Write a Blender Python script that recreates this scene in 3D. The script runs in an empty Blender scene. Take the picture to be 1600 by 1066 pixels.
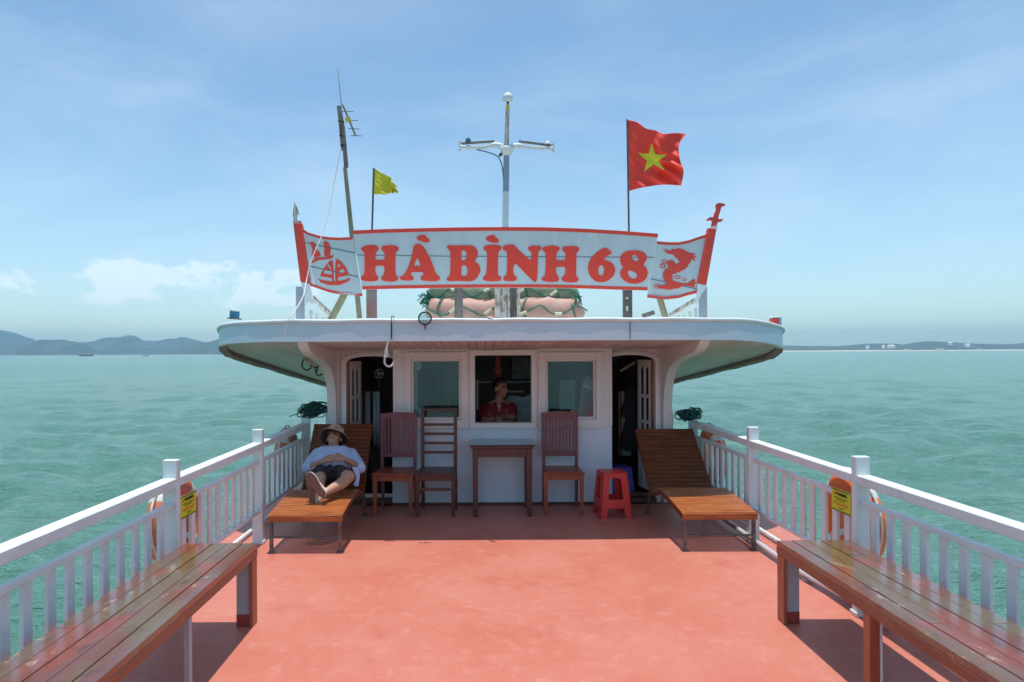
import bpy, bmesh, math, random
import numpy as np
from mathutils import Vector, Matrix, Euler
from mathutils.geometry import tessellate_polygon
random.seed(7); np.random.seed(7)
S = bpy.context.scene
COL = S.collection
rad = math.radians

# ------------------------------------------------------------------ camera
F, VX, VY = 1067.0, 747.0, 550.3          # focal length and vanishing point in photo pixels (1600 x 1066)
CX, H = -0.24, 1.70                       # camera offset from the boat's centre line, eye height over the deck
TH = math.atan(0.005)                     # slight roll of the horizon
SEA = -2.8
cam = bpy.data.objects.new('camera', bpy.data.cameras.new('camera')); COL.objects.link(cam)
cam.data.sensor_width = 36; cam.data.lens = 36*F/1600
cam.data.shift_x = (800-VX)/1600; cam.data.shift_y = (VY-533)/1600
cam.data.clip_start = 0.05; cam.data.clip_end = 30000
cam.matrix_world = Matrix.Translation((CX, 0, H)) @ Matrix.Rotation(TH, 4, 'Y') @ Matrix.Rotation(rad(90), 4, 'X')
S.camera = cam
S.view_settings.view_transform = 'Standard'; S.view_settings.look = 'None'
S.view_settings.gamma = 1; S.view_settings.exposure = 0.50

# ------------------------------------------------------------------ world and sun
W = bpy.data.worlds.new('World'); S.world = W; W.use_nodes = True
nt = W.node_tree; nt.nodes.clear()
def N(nt, t, **kw):
    n = nt.nodes.new(t)
    for k, v in kw.items():
        if k in n.inputs: n.inputs[k].default_value = v
        else: setattr(n, k, v)
    return n
def math_(nt, op, a, b=None, c=None, clamp=False):
    n = nt.nodes.new('ShaderNodeMath'); n.operation = op; n.use_clamp = clamp
    for i, v in enumerate((a, b, c)):
        if v is None: continue
        if isinstance(v, (int, float)): n.inputs[i].default_value = v
        else: nt.links.new(v, n.inputs[i])
    return n.outputs[0]
def mixc(nt, f, a, b, mode='MIX'):
    n = nt.nodes.new('ShaderNodeMix'); n.data_type = 'RGBA'; n.blend_type = mode; n.clamp_factor = True
    for sock, v in ((n.inputs[0], f), (n.inputs[6], a), (n.inputs[7], b)):
        if isinstance(v, (int, float)): sock.default_value = v
        elif isinstance(v, (tuple, list)): sock.default_value = tuple(v)+((1,) if len(v) == 3 else ())
        else: nt.links.new(v, sock)
    return n.outputs[2]
def ramp(nt, f, lo, hi):
    n = nt.nodes.new('ShaderNodeMapRange'); n.interpolation_type = 'SMOOTHSTEP'
    nt.links.new(f, n.inputs[0]); n.inputs[1].default_value = lo; n.inputs[2].default_value = hi
    return n.outputs[0]
sky = N(nt, 'ShaderNodeTexSky', sky_type='NISHITA', sun_disc=False, sun_elevation=rad(88.5), sun_rotation=rad(0), air_density=1.0, dust_density=0.35, ozone_density=2.0, altitude=0)
tc = N(nt, 'ShaderNodeTexCoord'); sep = N(nt, 'ShaderNodeSeparateXYZ'); nt.links.new(tc.outputs['Generated'], sep.inputs[0])
azi = math_(nt, 'DIVIDE', sep.outputs[0], math_(nt, 'MAXIMUM', sep.outputs[1], 0.05))
ele = sep.outputs[2]
def noise(nt, vec, scale, detail=6, rough=.55, sc=(1,1,1), dist=0, loc=(0,0,0)):
    mp = N(nt, 'ShaderNodeMapping'); mp.inputs['Scale'].default_value = sc; mp.inputs['Location'].default_value = loc
    nt.links.new(vec, mp.inputs[0])
    n = N(nt, 'ShaderNodeTexNoise', Scale=scale, Detail=detail, Roughness=rough, Distortion=dist); nt.links.new(mp.outputs[0], n.inputs['Vector'])
    return n.outputs[0]
veil = ramp(nt, noise(nt, tc.outputs['Generated'], 1.7, 7, .60, (1,1,3.4), .5), .36, .80)
c0 = mixc(nt, 1.0, sky.outputs[0], (.92,1.03,1.0), 'MULTIPLY')
c1 = mixc(nt, math_(nt, 'MULTIPLY', veil, .30), c0, (5.2, 6.2, 7.0))
# a low cumulus bank on the left, between about 3 and 9 degrees up
puff = noise(nt, tc.outputs['Generated'], 15.0, 10, .62, (1,1,1.7), .15, (.3,.2,.1))
band = math_(nt, 'MULTIPLY', ramp(nt, ele, .03, .085), math_(nt, 'SUBTRACT', 1.0, ramp(nt, ele, .095, .165)))
side = math_(nt, 'MULTIPLY', math_(nt, 'SUBTRACT', 1.0, ramp(nt, azi, -.27, -.16)), ramp(nt, azi, -.82, -.64))
cl = ramp(nt, math_(nt, 'MULTIPLY', puff, math_(nt, 'ADD', .55, math_(nt, 'MULTIPLY', math_(nt, 'MULTIPLY', band, side), .55))), .47, .585)
c2 = mixc(nt, math_(nt, 'MULTIPLY', cl, .50), c1, (6.8, 7.2, 7.5))
bg = N(nt, 'ShaderNodeBackground', Strength=0.122); nt.links.new(c2, bg.inputs[0])
wo = N(nt, 'ShaderNodeOutputWorld'); nt.links.new(bg.outputs[0], wo.inputs[0])
sun = bpy.data.objects.new('sun', bpy.data.lights.new('sun', 'SUN')); COL.objects.link(sun)
sun.data.energy = 3.1; sun.data.angle = rad(.53); sun.data.color = (1, .965, .90)
sun.rotation_euler = (rad(-1.5), 0, 0)          # almost straight overhead
sun.location = (0, 0, 30)

# ------------------------------------------------------------------ helpers
ORG = {}
def tag(o, label=None, cat=None, group=None, kind=None):
    if label: o['label'] = label
    if cat: o['category'] = cat
    if group: o['group'] = group
    if kind: o['kind'] = kind
    return o
def thing(name, label, cat, loc=(0,0,0), group=None):
    o = bpy.data.objects.new(name, None); COL.objects.link(o); o.location = loc; o.empty_display_size = .1
    ORG[o.name] = Vector(loc); return tag(o, label, cat, group)
def copy_tree(o, parent=None):
    c = o.copy(); COL.objects.link(c); c.parent = parent
    for ch in list(o.children): copy_tree(ch, c)
    return c
def origin(o):
    v = Vector((0,0,0))
    while o is not None:
        v = v + ORG.get(o.name, Vector((0,0,0))); o = o.parent
    return v
def at(px, py, D):
    "photo pixel + distance along the boat's axis -> point on the boat"
    dx, dy = px-VX, VY-py
    x = dx*math.cos(TH)+dy*math.sin(TH); y = -dx*math.sin(TH)+dy*math.cos(TH)
    return Vector((CX+x/F*D, D, H+y/F*D))
def crspline(pts, n=6, closed=True):
    P = [Vector(p) for p in pts]; m = len(P); out = []
    for i in range(m if closed else m-1):
        if closed: a, b, c, d = P[(i-1) % m], P[i], P[(i+1) % m], P[(i+2) % m]
        else: a, b, c, d = P[max(i-1,0)], P[i], P[i+1], P[min(i+2,m-1)]
        for k in range(n):
            t = k/n
            out.append(.5*((2*b)+(c-a)*t+(2*a-5*b+4*c-d)*t*t+(3*b-a-3*c+d)*t**3))
    if not closed: out.append(P[-1])
    return out
class MB:
    def __init__(s): s.v = []; s.f = []; s.m = []
    def add(s, vs, fs, mi=0):
        k = len(s.v); s.v += [Vector(v) for v in vs]; s.f += [tuple(i+k for i in f) for f in fs]; s.m += [mi]*len(fs); return s
    def box(s, x0, x1, y0, y1, z0, z1, mi=0, M=None):
        vs = [Vector((x, y, z)) for x in (x0, x1) for y in (y0, y1) for z in (z0, z1)]
        if M is not None: vs = [M @ v for v in vs]
        return s.add(vs, [(0,1,3,2),(4,6,7,5),(0,4,5,1),(2,3,7,6),(0,2,6,4),(1,5,7,3)], mi)
    def bar(s, a, b, w, h, up=(0,0,1), mi=0, w2=None, h2=None):
        a, b = Vector(a), Vector(b); d = (b-a).normalized(); u = Vector(up)
        if abs(d.dot(u)) > .98: u = Vector((0,1,0))
        sx = d.cross(u).normalized(); uz = sx.cross(d).normalized(); w2 = w2 or w; h2 = h2 or h
        vs = [a+sx*i*w/2+uz*j*h/2 for i, j in ((-1,-1),(1,-1),(1,1),(-1,1))]+[b+sx*i*w2/2+uz*j*h2/2 for i, j in ((-1,-1),(1,-1),(1,1),(-1,1))]
        return s.add(vs, [(3,2,1,0),(4,5,6,7),(0,1,5,4),(1,2,6,5),(2,3,7,6),(3,0,4,7)], mi)
    def tube(s, pts, r, n=8, mi=0, caps=True, closed=False):
        pts = [Vector(p) for p in pts]; m = len(pts); rs = r if isinstance(r, (list, tuple)) else [r]*m
        vs = []; prev = None
        for i, p in enumerate(pts):
            if closed: t = pts[(i+1) % m]-pts[i-1]
            else: t = pts[min(i+1,m-1)]-pts[max(i-1,0)]
            t.normalize()
            if prev is None:
                u = Vector((0,0,1)) if abs(t.z) < .9 else Vector((1,0,0)); u = (u-t*u.dot(t)).normalized()
            else:
                u = prev-t*prev.dot(t); u = u.normalized() if u.length > 1e-6 else t.orthogonal().normalized()
            prev = u; w = t.cross(u)
            vs += [p+(u*math.cos(2*math.pi*k/n)+w*math.sin(2*math.pi*k/n))*rs[i] for k in range(n)]
        fs = []
        for i in range(m if closed else m-1):
            j = (i+1) % m
            fs += [(i*n+k, i*n+(k+1) % n, j*n+(k+1) % n, j*n+k) for k in range(n)]
        if caps and not closed: fs += [tuple(range(n-1,-1,-1)), tuple((m-1)*n+k for k in range(n))]
        return s.add(vs, fs, mi)
    def lathe(s, prof, M=None, n=20, mi=0):
        vs = []; M = M or Matrix()
        for r, z in prof: vs += [M @ Vector((r*math.cos(2*math.pi*k/n), r*math.sin(2*math.pi*k/n), z)) for k in range(n)]
        fs = []
        for i in range(len(prof)-1): fs += [(i*n+k, i*n+(k+1) % n, (i+1)*n+(k+1) % n, (i+1)*n+k) for k in range(n)]
        fs += [tuple(range(n-1,-1,-1)), tuple((len(prof)-1)*n+k for k in range(n))]
        return s.add(vs, fs, mi)
    def torus(s, c, R, r, M=None, n=36, k=12, mi=0, mfn=None):
        M = M or Matrix(); c = Vector(c); vs = []; fs = []
        for i in range(n):
            a = 2*math.pi*i/n
            for j in range(k):
                b = 2*math.pi*j/k; q = R+r*math.cos(b)
                vs.append(c+M @ Vector((q*math.cos(a), q*math.sin(a), r*math.sin(b))))
        base = len(s.v); s.v += vs
        for i in range(n):
            for j in range(k):
                s.f.append((base+i*k+j, base+((i+1) % n)*k+j, base+((i+1) % n)*k+(j+1) % k, base+i*k+(j+1) % k)); s.m.append(mfn(i) if mfn else mi)
        return s
    def ell(s, c, rx, ry=None, rz=None, M=None, n=16, mi=0):
        ry = ry or rx; rz = rz or rx; M = M or Matrix(); c = Vector(c); vs = []; fs = []
        for i in range(1, n):
            a = math.pi*i/n
            for j in range(2*n):
                b = math.pi*j/n; vs.append(c+M @ Vector((rx*math.sin(a)*math.cos(b), ry*math.sin(a)*math.sin(b), rz*math.cos(a))))
        m = 2*n
        for i in range(n-2): fs += [(i*m+j, (i+1)*m+j, (i+1)*m+(j+1) % m, i*m+(j+1) % m) for j in range(m)]
        top = len(vs); vs += [c+M @ Vector((0,0,rz)), c+M @ Vector((0,0,-rz))]
        fs += [(top, j, (j+1) % m) for j in range(m)]+[(top+1, (n-2)*m+(j+1) % m, (n-2)*m+j) for j in range(m)]
        return s.add(vs, fs, mi)
    def cap(s, a, b, ra, rb=None, mi=0):
        "capsule with two radii"
        a, b = Vector(a), Vector(b); rb = rb if rb is not None else ra; d = (b-a); L = d.length; d.normalize()
        pts = []; rs = []
        for k in range(5): t = math.pi/2*(1-k/4); pts.append(a-d*ra*math.sin(t)); rs.append(max(ra*math.cos(t), 1e-4))
        for k in range(5): t = math.pi/2*k/4; pts.append(b+d*rb*math.sin(t)); rs.append(max(rb*math.cos(t), 1e-4))
        return s.tube(pts, rs, 14, mi)
    def plate(s, outer, holes, fn, thick, mi=0, d=(0,1,0)):
        "flat outline (with holes) mapped to the scene by fn and given a thickness along d"
        loops = [[Vector((p[0], p[1], 0)) for p in l] for l in [outer]+list(holes)]
        tris = tessellate_polygon(loops); flat = [p for l in loops for p in l]
        d = Vector(d)*thick; fr = [Vector(fn(p[0], p[1])) for p in flat]; n = len(fr)
        fs = []
        for t in tris:
            a, b, c = (fr[i] for i in t); nn = (b-a).cross(c-a)
            t = tuple(t) if nn.dot(d) < 0 else tuple(reversed(t))
            fs += [t, tuple(i+n for i in reversed(t))]
        k = 0
        for l in loops:
            m = len(l); fs += [(k+i, k+(i+1) % m, k+(i+1) % m+n, k+i+n) for i in range(m)]; k += m
        return s.add(fr+[p+d for p in fr], fs, mi)
    def build(s, name, mats, parent=None, bevel=0, smooth=None, mods=None):
        me = bpy.data.meshes.new(name); o0 = origin(parent) if parent else Vector((0,0,0))
        me.from_pydata([tuple(v-o0) for v in s.v], [], s.f); me.validate()
        mats = mats if isinstance(mats, (list, tuple)) else [mats]
        for m in mats: me.materials.append(m)
        if len(mats) > 1 and len(me.polygons) == len(s.m): me.polygons.foreach_set('material_index', s.m)
        bm = bmesh.new(); bm.from_mesh(me); bmesh.ops.recalc_face_normals(bm, faces=bm.faces)
        if bevel:
            es = [e for e in bm.edges if len(e.link_faces) == 2 and e.calc_face_angle(0) > .5]
            bmesh.ops.bevel(bm, geom=es, offset=bevel, segments=1, affect='EDGES', profile=.5, clamp_overlap=True)
        bm.to_mesh(me); bm.free()
        o = bpy.data.objects.new(name, me); COL.objects.link(o)
        if smooth: 
            me.shade_smooth(); me.set_sharp_from_angle(angle=rad(smooth))
        if parent: o.parent = parent
        if mods:
            for t, kw in mods:
                md = o.modifiers.new(t, t)
                for k, v in kw.items(): setattr(md, k, v)
            dg = bpy.context.evaluated_depsgraph_get()
            nm = bpy.data.meshes.new_from_object(o.evaluated_get(dg)); o.modifiers.clear(); o.data = nm; nm.name = name
            if not nm.materials:
                for m in mats: nm.materials.append(m)
            nm.shade_smooth()
        return o
REM = lambda v=.006, it=6, f=.5: [('REMESH', dict(mode='VOXEL', voxel_size=v)), ('SMOOTH', dict(iterations=it, factor=f))]
def Rm(z=None, x=None):
    "matrix whose local z (and roughly local x) point along the given directions"
    z = Vector(z).normalized(); x = Vector(x) if x else z.orthogonal(); x = (x-z*x.dot(z)).normalized(); y = z.cross(x)
    return Matrix((x, y, z)).transposed().to_4x4()

# ------------------------------------------------------------------ materials
MATS = {}
def mat(name, c, rough=.5, c2=None, scale=5, amt=.5, lo=.35, hi=.65, sc=(1,1,1), bump=0, bscale=60, metal=0, spec=.5, coat=0, spots=None, fine=.08, sss=0, detail=6):
    if name in MATS: return MATS[name]
    m = bpy.data.materials.new(name); m.use_nodes = True; t = m.node_tree; b = t.nodes['Principled BSDF']
    tc = N(t, 'ShaderNodeTexCoord').outputs['Object']
    col = tuple(c)+(1,)
    if c2 is not None:
        f = math_(t, 'MULTIPLY', ramp(t, noise(t, tc, scale, detail, .6, sc), lo, hi), amt); col = mixc(t, f, c, c2)
    if spots:
        for (cc, s_, l_, h_, a_) in spots:
            f = math_(t, 'MULTIPLY', ramp(t, noise(t, tc, s_, 8, .7, sc, 0, (s_, 1.7, .3)), l_, h_), a_); col = mixc(t, f, col, cc)
    if fine:
        f = noise(t, tc, 90, 3, .7); g = math_(t, 'MULTIPLY_ADD', f, 2*fine, 1-fine)
        col = mixc(t, 1.0, col, N(t, 'ShaderNodeCombineColor').outputs[0] if False else g, 'MULTIPLY')
    if isinstance(col, tuple): b.inputs['Base Color'].default_value = col
    else: t.links.new(col, b.inputs['Base Color'])
    rn = math_(t, 'MULTIPLY_ADD', noise(t, tc, 14, 4, .6), .25*rough, rough*.875); t.links.new(rn, b.inputs['Roughness'])
    b.inputs['Metallic'].default_value = metal; b.inputs['Specular IOR Level'].default_value = spec
    if coat: b.inputs['Coat Weight'].default_value = coat; b.inputs['Coat Roughness'].default_value = .12
    if sss: b.inputs['Subsurface Weight'].default_value = sss; b.inputs['Subsurface Radius'].default_value = (.02,.008,.004)
    if bump:
        bn = N(t, 'ShaderNodeBump', Strength=bump, Distance=.01); t.links.new(noise(t, tc, bscale, 5, .6, sc), bn.inputs['Height']); t.links.new(bn.outputs[0], b.inputs['Normal'])
    MATS[name] = m; return m
def stripes(m, axis, period, width, dark, off=0, depth=.6):
    "board joints: a thin dark groove every `period` metres along an axis, in colour and relief"
    t = m.node_tree; b = t.nodes['Principled BSDF']; tc = N(t, 'ShaderNodeTexCoord').outputs['Object']
    sp = N(t, 'ShaderNodeSeparateXYZ'); t.links.new(tc, sp.inputs[0])
    fr = math_(t, 'FRACT', math_(t, 'ADD', math_(t, 'DIVIDE', sp.outputs[axis], period), 50.0+off))
    g = math_(t, 'LESS_THAN', fr, width/period)
    src = b.inputs['Base Color'].links[0].from_socket if b.inputs['Base Color'].links else tuple(b.inputs['Base Color'].default_value)
    bd = math_(t, 'FLOOR', math_(t, 'ADD', math_(t, 'DIVIDE', sp.outputs[axis], period), 50.0+off))
    wn = N(t, 'ShaderNodeTexWhiteNoise', noise_dimensions='1D'); t.links.new(bd, wn.inputs['W'])
    src2 = mixc(t, 1.0, src, math_(t, 'MULTIPLY_ADD', wn.outputs[0], .10, .93), 'MULTIPLY')
    t.links.new(mixc(t, g, src2, dark), b.inputs['Base Color'])
    bn = N(t, 'ShaderNodeBump', Strength=depth, Distance=.006); t.links.new(math_(t, 'SUBTRACT', 1.0, g), bn.inputs['Height'])
    if b.inputs['Normal'].links: t.links.new(b.inputs['Normal'].links[0].from_socket, bn.inputs['Normal'])
    t.links.new(bn.outputs[0], b.inputs['Normal']); return m
WH = mat('white_paint', (.74,.81,.80), .45, (.63,.68,.68), 6, .6, bump=.25, bscale=35, spots=[((.30,.24,.20), 24, .685, .73, .7), ((.52,.50,.48), 9, .62, .72, .4)])
WALL = mat('wall_paint', (.79,.77,.74), .5, (.70,.69,.67), 2.2, .6, bump=.12, bscale=25, spots=[((.30,.24,.20), 16, .69, .76, .5)])
WALLB = mat('wall_paint_blue', (.68,.77,.84), .5, (.58,.69,.78), 2.2, .6, bump=.12, bscale=25, spots=[((.60,.55,.40), 2.5, .60, .70, .4), ((.22,.17,.14), 22, .69, .75, .6)])
PINKW = stripes(mat('panelling_paint', (.72,.70,.69), .55, (.62,.60,.58), 3, .7, bump=.12, bscale=25), 0, .062, .004, (.22,.15,.13))
CEIL = stripes(mat('ceiling_boards', (.66,.60,.57), .6, (.56,.49,.46), 3, .8, sc=(2,.4,1), bump=.15), 0, .085, .006, (.16,.10,.085))
SOFF = stripes(mat('soffit_boards', (.68,.62,.54), .6, (.54,.49,.42), 3, .8, sc=(2,.3,1), bump=.2, spots=[((.22,.18,.13), 9, .62, .72, .6)]), 0, .075, .005, (.17,.17,.14))
DECK = mat('deck_paint', (.54,.160,.108), .42, (.58,.215,.155), 1.4, .8, lo=.3, hi=.7, bump=.3, bscale=120, spec=.35, fine=.22,
           spots=[((.64,.29,.22), 11, .50, .70, .45), ((.44,.095,.065), 2.3, .54, .75, .45), ((.40,.33,.27), 5, .655, .72, .55), ((.25,.11,.09), 19, .675, .72, .6), ((.72,.58,.50), 30, .675, .70, .6)])
FASC = mat('fascia_paint', (.56,.70,.77), .45, (.50,.63,.70), 2, .6, bump=.15, sc=(1,1,.3), spots=[((.70,.74,.76), 12, .62, .72, .5), ((.30,.24,.20), 30, .70, .76, .5)])
def two_tone():
    t = FASC.node_tree; b = t.nodes['Principled BSDF']; tc = N(t, 'ShaderNodeTexCoord').outputs['Object']
    sp = N(t, 'ShaderNodeSeparateXYZ'); t.links.new(tc, sp.inputs[0])
    n = noise(t, tc, 2.6, 5, .5, (1,.6,.05)); n2 = noise(t, tc, 30, 3, .5, (1,1,.3))
    edge = math_(t, 'ADD', math_(t, 'MULTIPLY_ADD', n, .26, 1.728), math_(t, 'MULTIPLY', n2, .015))
    f = ramp(t, math_(t, 'SUBTRACT', edge, sp.outputs[2]), -.004, .004)
    t.links.new(mixc(t, math_(t, 'MULTIPLY', f, .85), b.inputs['Base Color'].links[0].from_socket, (.74,.82,.86)), b.inputs['Base Color'])
two_tone()
RUSTW = mat('weathered_white', (.66,.64,.60), .6, (.30,.17,.11), 9, .85, .45, .62, (3,3,1), bump=.4, bscale=50, spots=[((.42,.10,.07), 12, .6, .7, .7)])
GREYW = mat('grey_wood', (.27,.25,.23), .75, (.15,.12,.10), 6, .8, sc=(4,4,.6), bump=.4, spots=[((.55,.53,.48), 10, .64, .7, .6)])
OLIVE = mat('olive_bamboo', (.33,.31,.19), .6, (.22,.20,.13), 10, .7, sc=(1,1,.5), bump=.2)
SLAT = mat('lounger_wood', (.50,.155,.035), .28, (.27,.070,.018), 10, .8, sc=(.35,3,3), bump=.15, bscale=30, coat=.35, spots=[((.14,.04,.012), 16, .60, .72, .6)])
SLATD = mat('lounger_wood_shaded', (.20,.055,.017), .38, (.10,.027,.010), 10, .8, sc=(.35,3,3), bump=.15, bscale=30, coat=.2)  # seat wood again, darkened in colour for the shade under the roof
BENCH = mat('bench_varnish', (.160,.052,.033), .17, (.150,.110,.060), 3.0, .9, .40, .58, (1.4,.6,1), bump=.10, bscale=26, coat=.55, spec=.6, detail=8,
            spots=[((.27,.055,.030), 2.6, .53, .60, .7), ((.44,.33,.19), 4.5, .58, .64, .7), ((.045,.025,.020), 13, .56, .66, .75), ((.55,.46,.34), 40, .69, .73, .6)])
BENCHE = mat('bench_edge', (.20,.065,.035), .35, (.13,.042,.026), 8, .7, sc=(1,.3,1), bump=.12, coat=.2, spots=[((.42,.30,.14), 6, .6, .7, .6)])
BLEG = mat('bench_leg_board', (.36,.12,.065), .4, (.30,.075,.04), 12, .7, sc=(2,2,.5), bump=.15, spots=[((.08,.03,.02), 20, .66, .72, .8)])
GLEG = mat('grey_leg_paint', (.42,.45,.50), .5, (.32,.34,.38), 8, .7, bump=.15, spots=[((.30,.09,.06), 14, .68, .75, .8)])
CHS = mat('chair_seat_wood', (.30,.075,.028), .34, (.18,.042,.019), 8, .7, sc=(3,.5,1), bump=.1, coat=.15)
CHB = mat('chair_back_sky_tint', (.19,.058,.072), .42, (.14,.042,.052), 9, .7, sc=(2,2,.4), bump=.1, coat=.1)  # purple of the reflected sky put into the wood's colour
CHL = mat('ladder_chair_wood', (.10,.034,.022), .38, (.06,.02,.014), 9, .7, sc=(2,2,.4), bump=.1, coat=.12)
TBL = mat('table_wood', (.105,.032,.025), .38, (.065,.02,.017), 9, .7, sc=(2,2,.4), bump=.1, coat=.12)
REDP = mat('red_plastic', (.72,.045,.04), .35, (.60,.035,.03), 5, .5, spec=.5, fine=.03, sss=.0)
BLUEP = mat('blue_plastic', (.10,.10,.55), .35, fine=.03)
STEEL = mat('dark_steel', (.10,.09,.085), .4, (.22,.20,.19), 14, .7, metal=.4, bump=.1, spots=[((.30,.12,.05), 22, .62, .7, .7)])
PIPE = mat('pipe_metal', (.60,.62,.64), .35, (.30,.14,.10), 5, .8, .52, .60, sc=(1,.5,1), metal=.2, bump=.1)
REDS = mat('sign_red', (.88,.062,.032), .5, (.76,.06,.035), 6, .7, fine=.05)
SIGNB = mat('sign_board', (.58,.65,.66), .5, (.50,.57,.59), 3, .7, sc=(1,1,.22), bump=.1, bscale=20, spots=[((.72,.72,.68), 5, .58, .68, .6), ((.34,.38,.40), 20, .68, .75, .35)])
SEAM = mat('board_joint', (.07,.09,.11), .8, fine=0)
FLAGR = mat('flag_red', (.93,.055,.028), .6, fine=.03); FLAGY = mat('flag_yellow', (.72,.72,.03), .6, fine=.03)
FLAGG = mat('flag_lime', (.55,.62,.02), .6, (.74,.58,.03), 8, .8, fine=.03)
ORANGE = mat('buoy_orange', (.85,.17,.03), .42, (.74,.20,.07), 7, .6, bump=.1); BUOYW = mat('buoy_white', (.72,.70,.66), .5, (.55,.5,.45), 9, .6)
FADED = mat('buoy_faded_orange', (.66,.20,.11), .5, (.55,.17,.10), 9, .7, bump=.1, spots=[((.3,.22,.15), 16, .62, .7, .7)])
SIGNY = mat('sign_yellow', (.62,.68,.03), .5, fine=.04); BLACK = mat('black', (.02,.02,.022), .6, fine=0)
NET = mat('green_net', (.008,.10,.085), .7, (.012,.05,.05), 30, .7, fine=.1); GROPE = mat('green_rope', (.02,.20,.14), .7, (.02,.10,.08), 40, .7)
GRNC = mat('green_canvas', (.26,.33,.22), .65, (.20,.22,.13), 6, .8, bump=.35, bscale=14, spots=[((.50,.52,.36), 5, .58, .68, .6), ((.12,.09,.05), 10, .64, .72, .7)])
PNKC = mat('salmon_canvas', (.58,.36,.30), .65, (.50,.27,.21), 6, .8, bump=.3, bscale=14, spots=[((.66,.44,.38), 6, .56, .68, .7), ((.30,.14,.09), 12, .64, .74, .5)])
FLOAT = mat('pale_float', (.66,.66,.48), .6, (.5,.48,.32), 20, .6)
SKIN = mat('skin', (.52,.29,.19), .5, (.44,.22,.135), 20, .5, fine=.05, sss=.08); SKIN2 = mat('skin_tan', (.33,.175,.11), .5, (.32,.16,.10), 20, .5, fine=.05, sss=.05)
SHIRT = mat('pale_blue_cotton', (.57,.68,.90), .8, (.47,.58,.83), 14, .7, bump=.6, bscale=16, fine=.05); SHORTS = mat('dark_shorts', (.016,.013,.017), .85, (.045,.036,.04), 20, .7, bump=.6, bscale=18)
HATB = mat('beige_hat', (.62,.48,.36), .8, (.45,.26,.20), 18, .8, .5, .6); HATU = mat('hat_underside', (.06,.035,.03), .85)
SOLE = mat('rubber_sole', (.20,.095,.075), .7, (.14,.07,.055), 30, .7, bump=.5, bscale=120); SHOEW = mat('canvas_shoe', (.66,.60,.54), .7, (.5,.43,.36), 24, .6)
POLO = mat('dark_red_polo', (.19,.010,.013), .8, (.14,.008,.010), 10, .5, bump=.5, bscale=18); HAIR = mat('black_hair', (.012,.010,.009), .5, fine=.1)
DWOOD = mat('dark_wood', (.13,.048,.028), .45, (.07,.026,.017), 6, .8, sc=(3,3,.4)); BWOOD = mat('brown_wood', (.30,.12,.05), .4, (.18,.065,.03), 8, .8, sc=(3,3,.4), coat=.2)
ROPEW = mat('white_rope', (.72,.70,.66), .8, (.5,.48,.44), 60, .6); PALEB = mat('pale_blue_cloth', (.60,.76,.80), .7, (.45,.62,.68), 8, .7, sc=(4,4,.5)); GREYC = mat('grey_cloth', (.55,.60,.66), .8, (.22,.25,.30), 7, .7, bump=.5, bscale=14)
JACK = mat('charcoal_jacket', (.035,.04,.05), .8, (.055,.06,.07), 10, .7, bump=.5, bscale=16); CABLE = mat('black_cable', (.03,.025,.022), .6)
RUST = mat('rusty_lip', (.36,.28,.23), .8, (.20,.14,.11), 7, .8, sc=(3,.6,3), bump=.5, bscale=30)
HULL = mat('hull_paint', (.30,.20,.13), .5)
def glassy(name, tint, diff, gl=.1):
    m = bpy.data.materials.new(name); m.use_nodes = True; t = m.node_tree; t.nodes.remove(t.nodes['Principled BSDF']); out = t.nodes['Material Output']
    tr = N(t, 'ShaderNodeBsdfTransparent', Color=tuple(tint)+(1,)); gs = N(t, 'ShaderNodeBsdfGlossy', Roughness=.04); df = N(t, 'ShaderNodeBsdfDiffuse', Color=tuple(diff)+(1,))
    fr = N(t, 'ShaderNodeFresnel', IOR=1.5); a = N(t, 'ShaderNodeMixShader'); b = N(t, 'ShaderNodeMixShader')
    tc = N(t, 'ShaderNodeTexCoord').outputs['Object']
    t.links.new(math_(t, 'MULTIPLY', ramp(t, noise(t, tc, 3, 5), .3, .8), gl), a.inputs[0]); t.links.new(tr.outputs[0], a.inputs[1]); t.links.new(df.outputs[0], a.inputs[2])
    t.links.new(math_(t, 'MULTIPLY', fr.outputs[0], 1.6), b.inputs[0]); t.links.new(a.outputs[0], b.inputs[1]); t.links.new(gs.outputs[0], b.inputs[2]); t.links.new(b.outputs[0], out.inputs[0]); return m
GLASS = glassy('window_glass', (.80,.88,.89), (.30,.42,.44), .15); CLEAR = glassy('clear_glass', (.75,.85,.86), (.4,.5,.52), .15)
def plastic(name, c, e=0): return mat(name, c, .15, spec=.7, fine=0)
TEAL = plastic('teal_lens', (.0,.16,.17)); BLUL = plastic('blue_lens', (.01,.17,.30)); REDL = plastic('red_lens', (.75,.05,.04)); YELM = mat('yellow_tape', (.70,.55,.12), .6)

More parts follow.
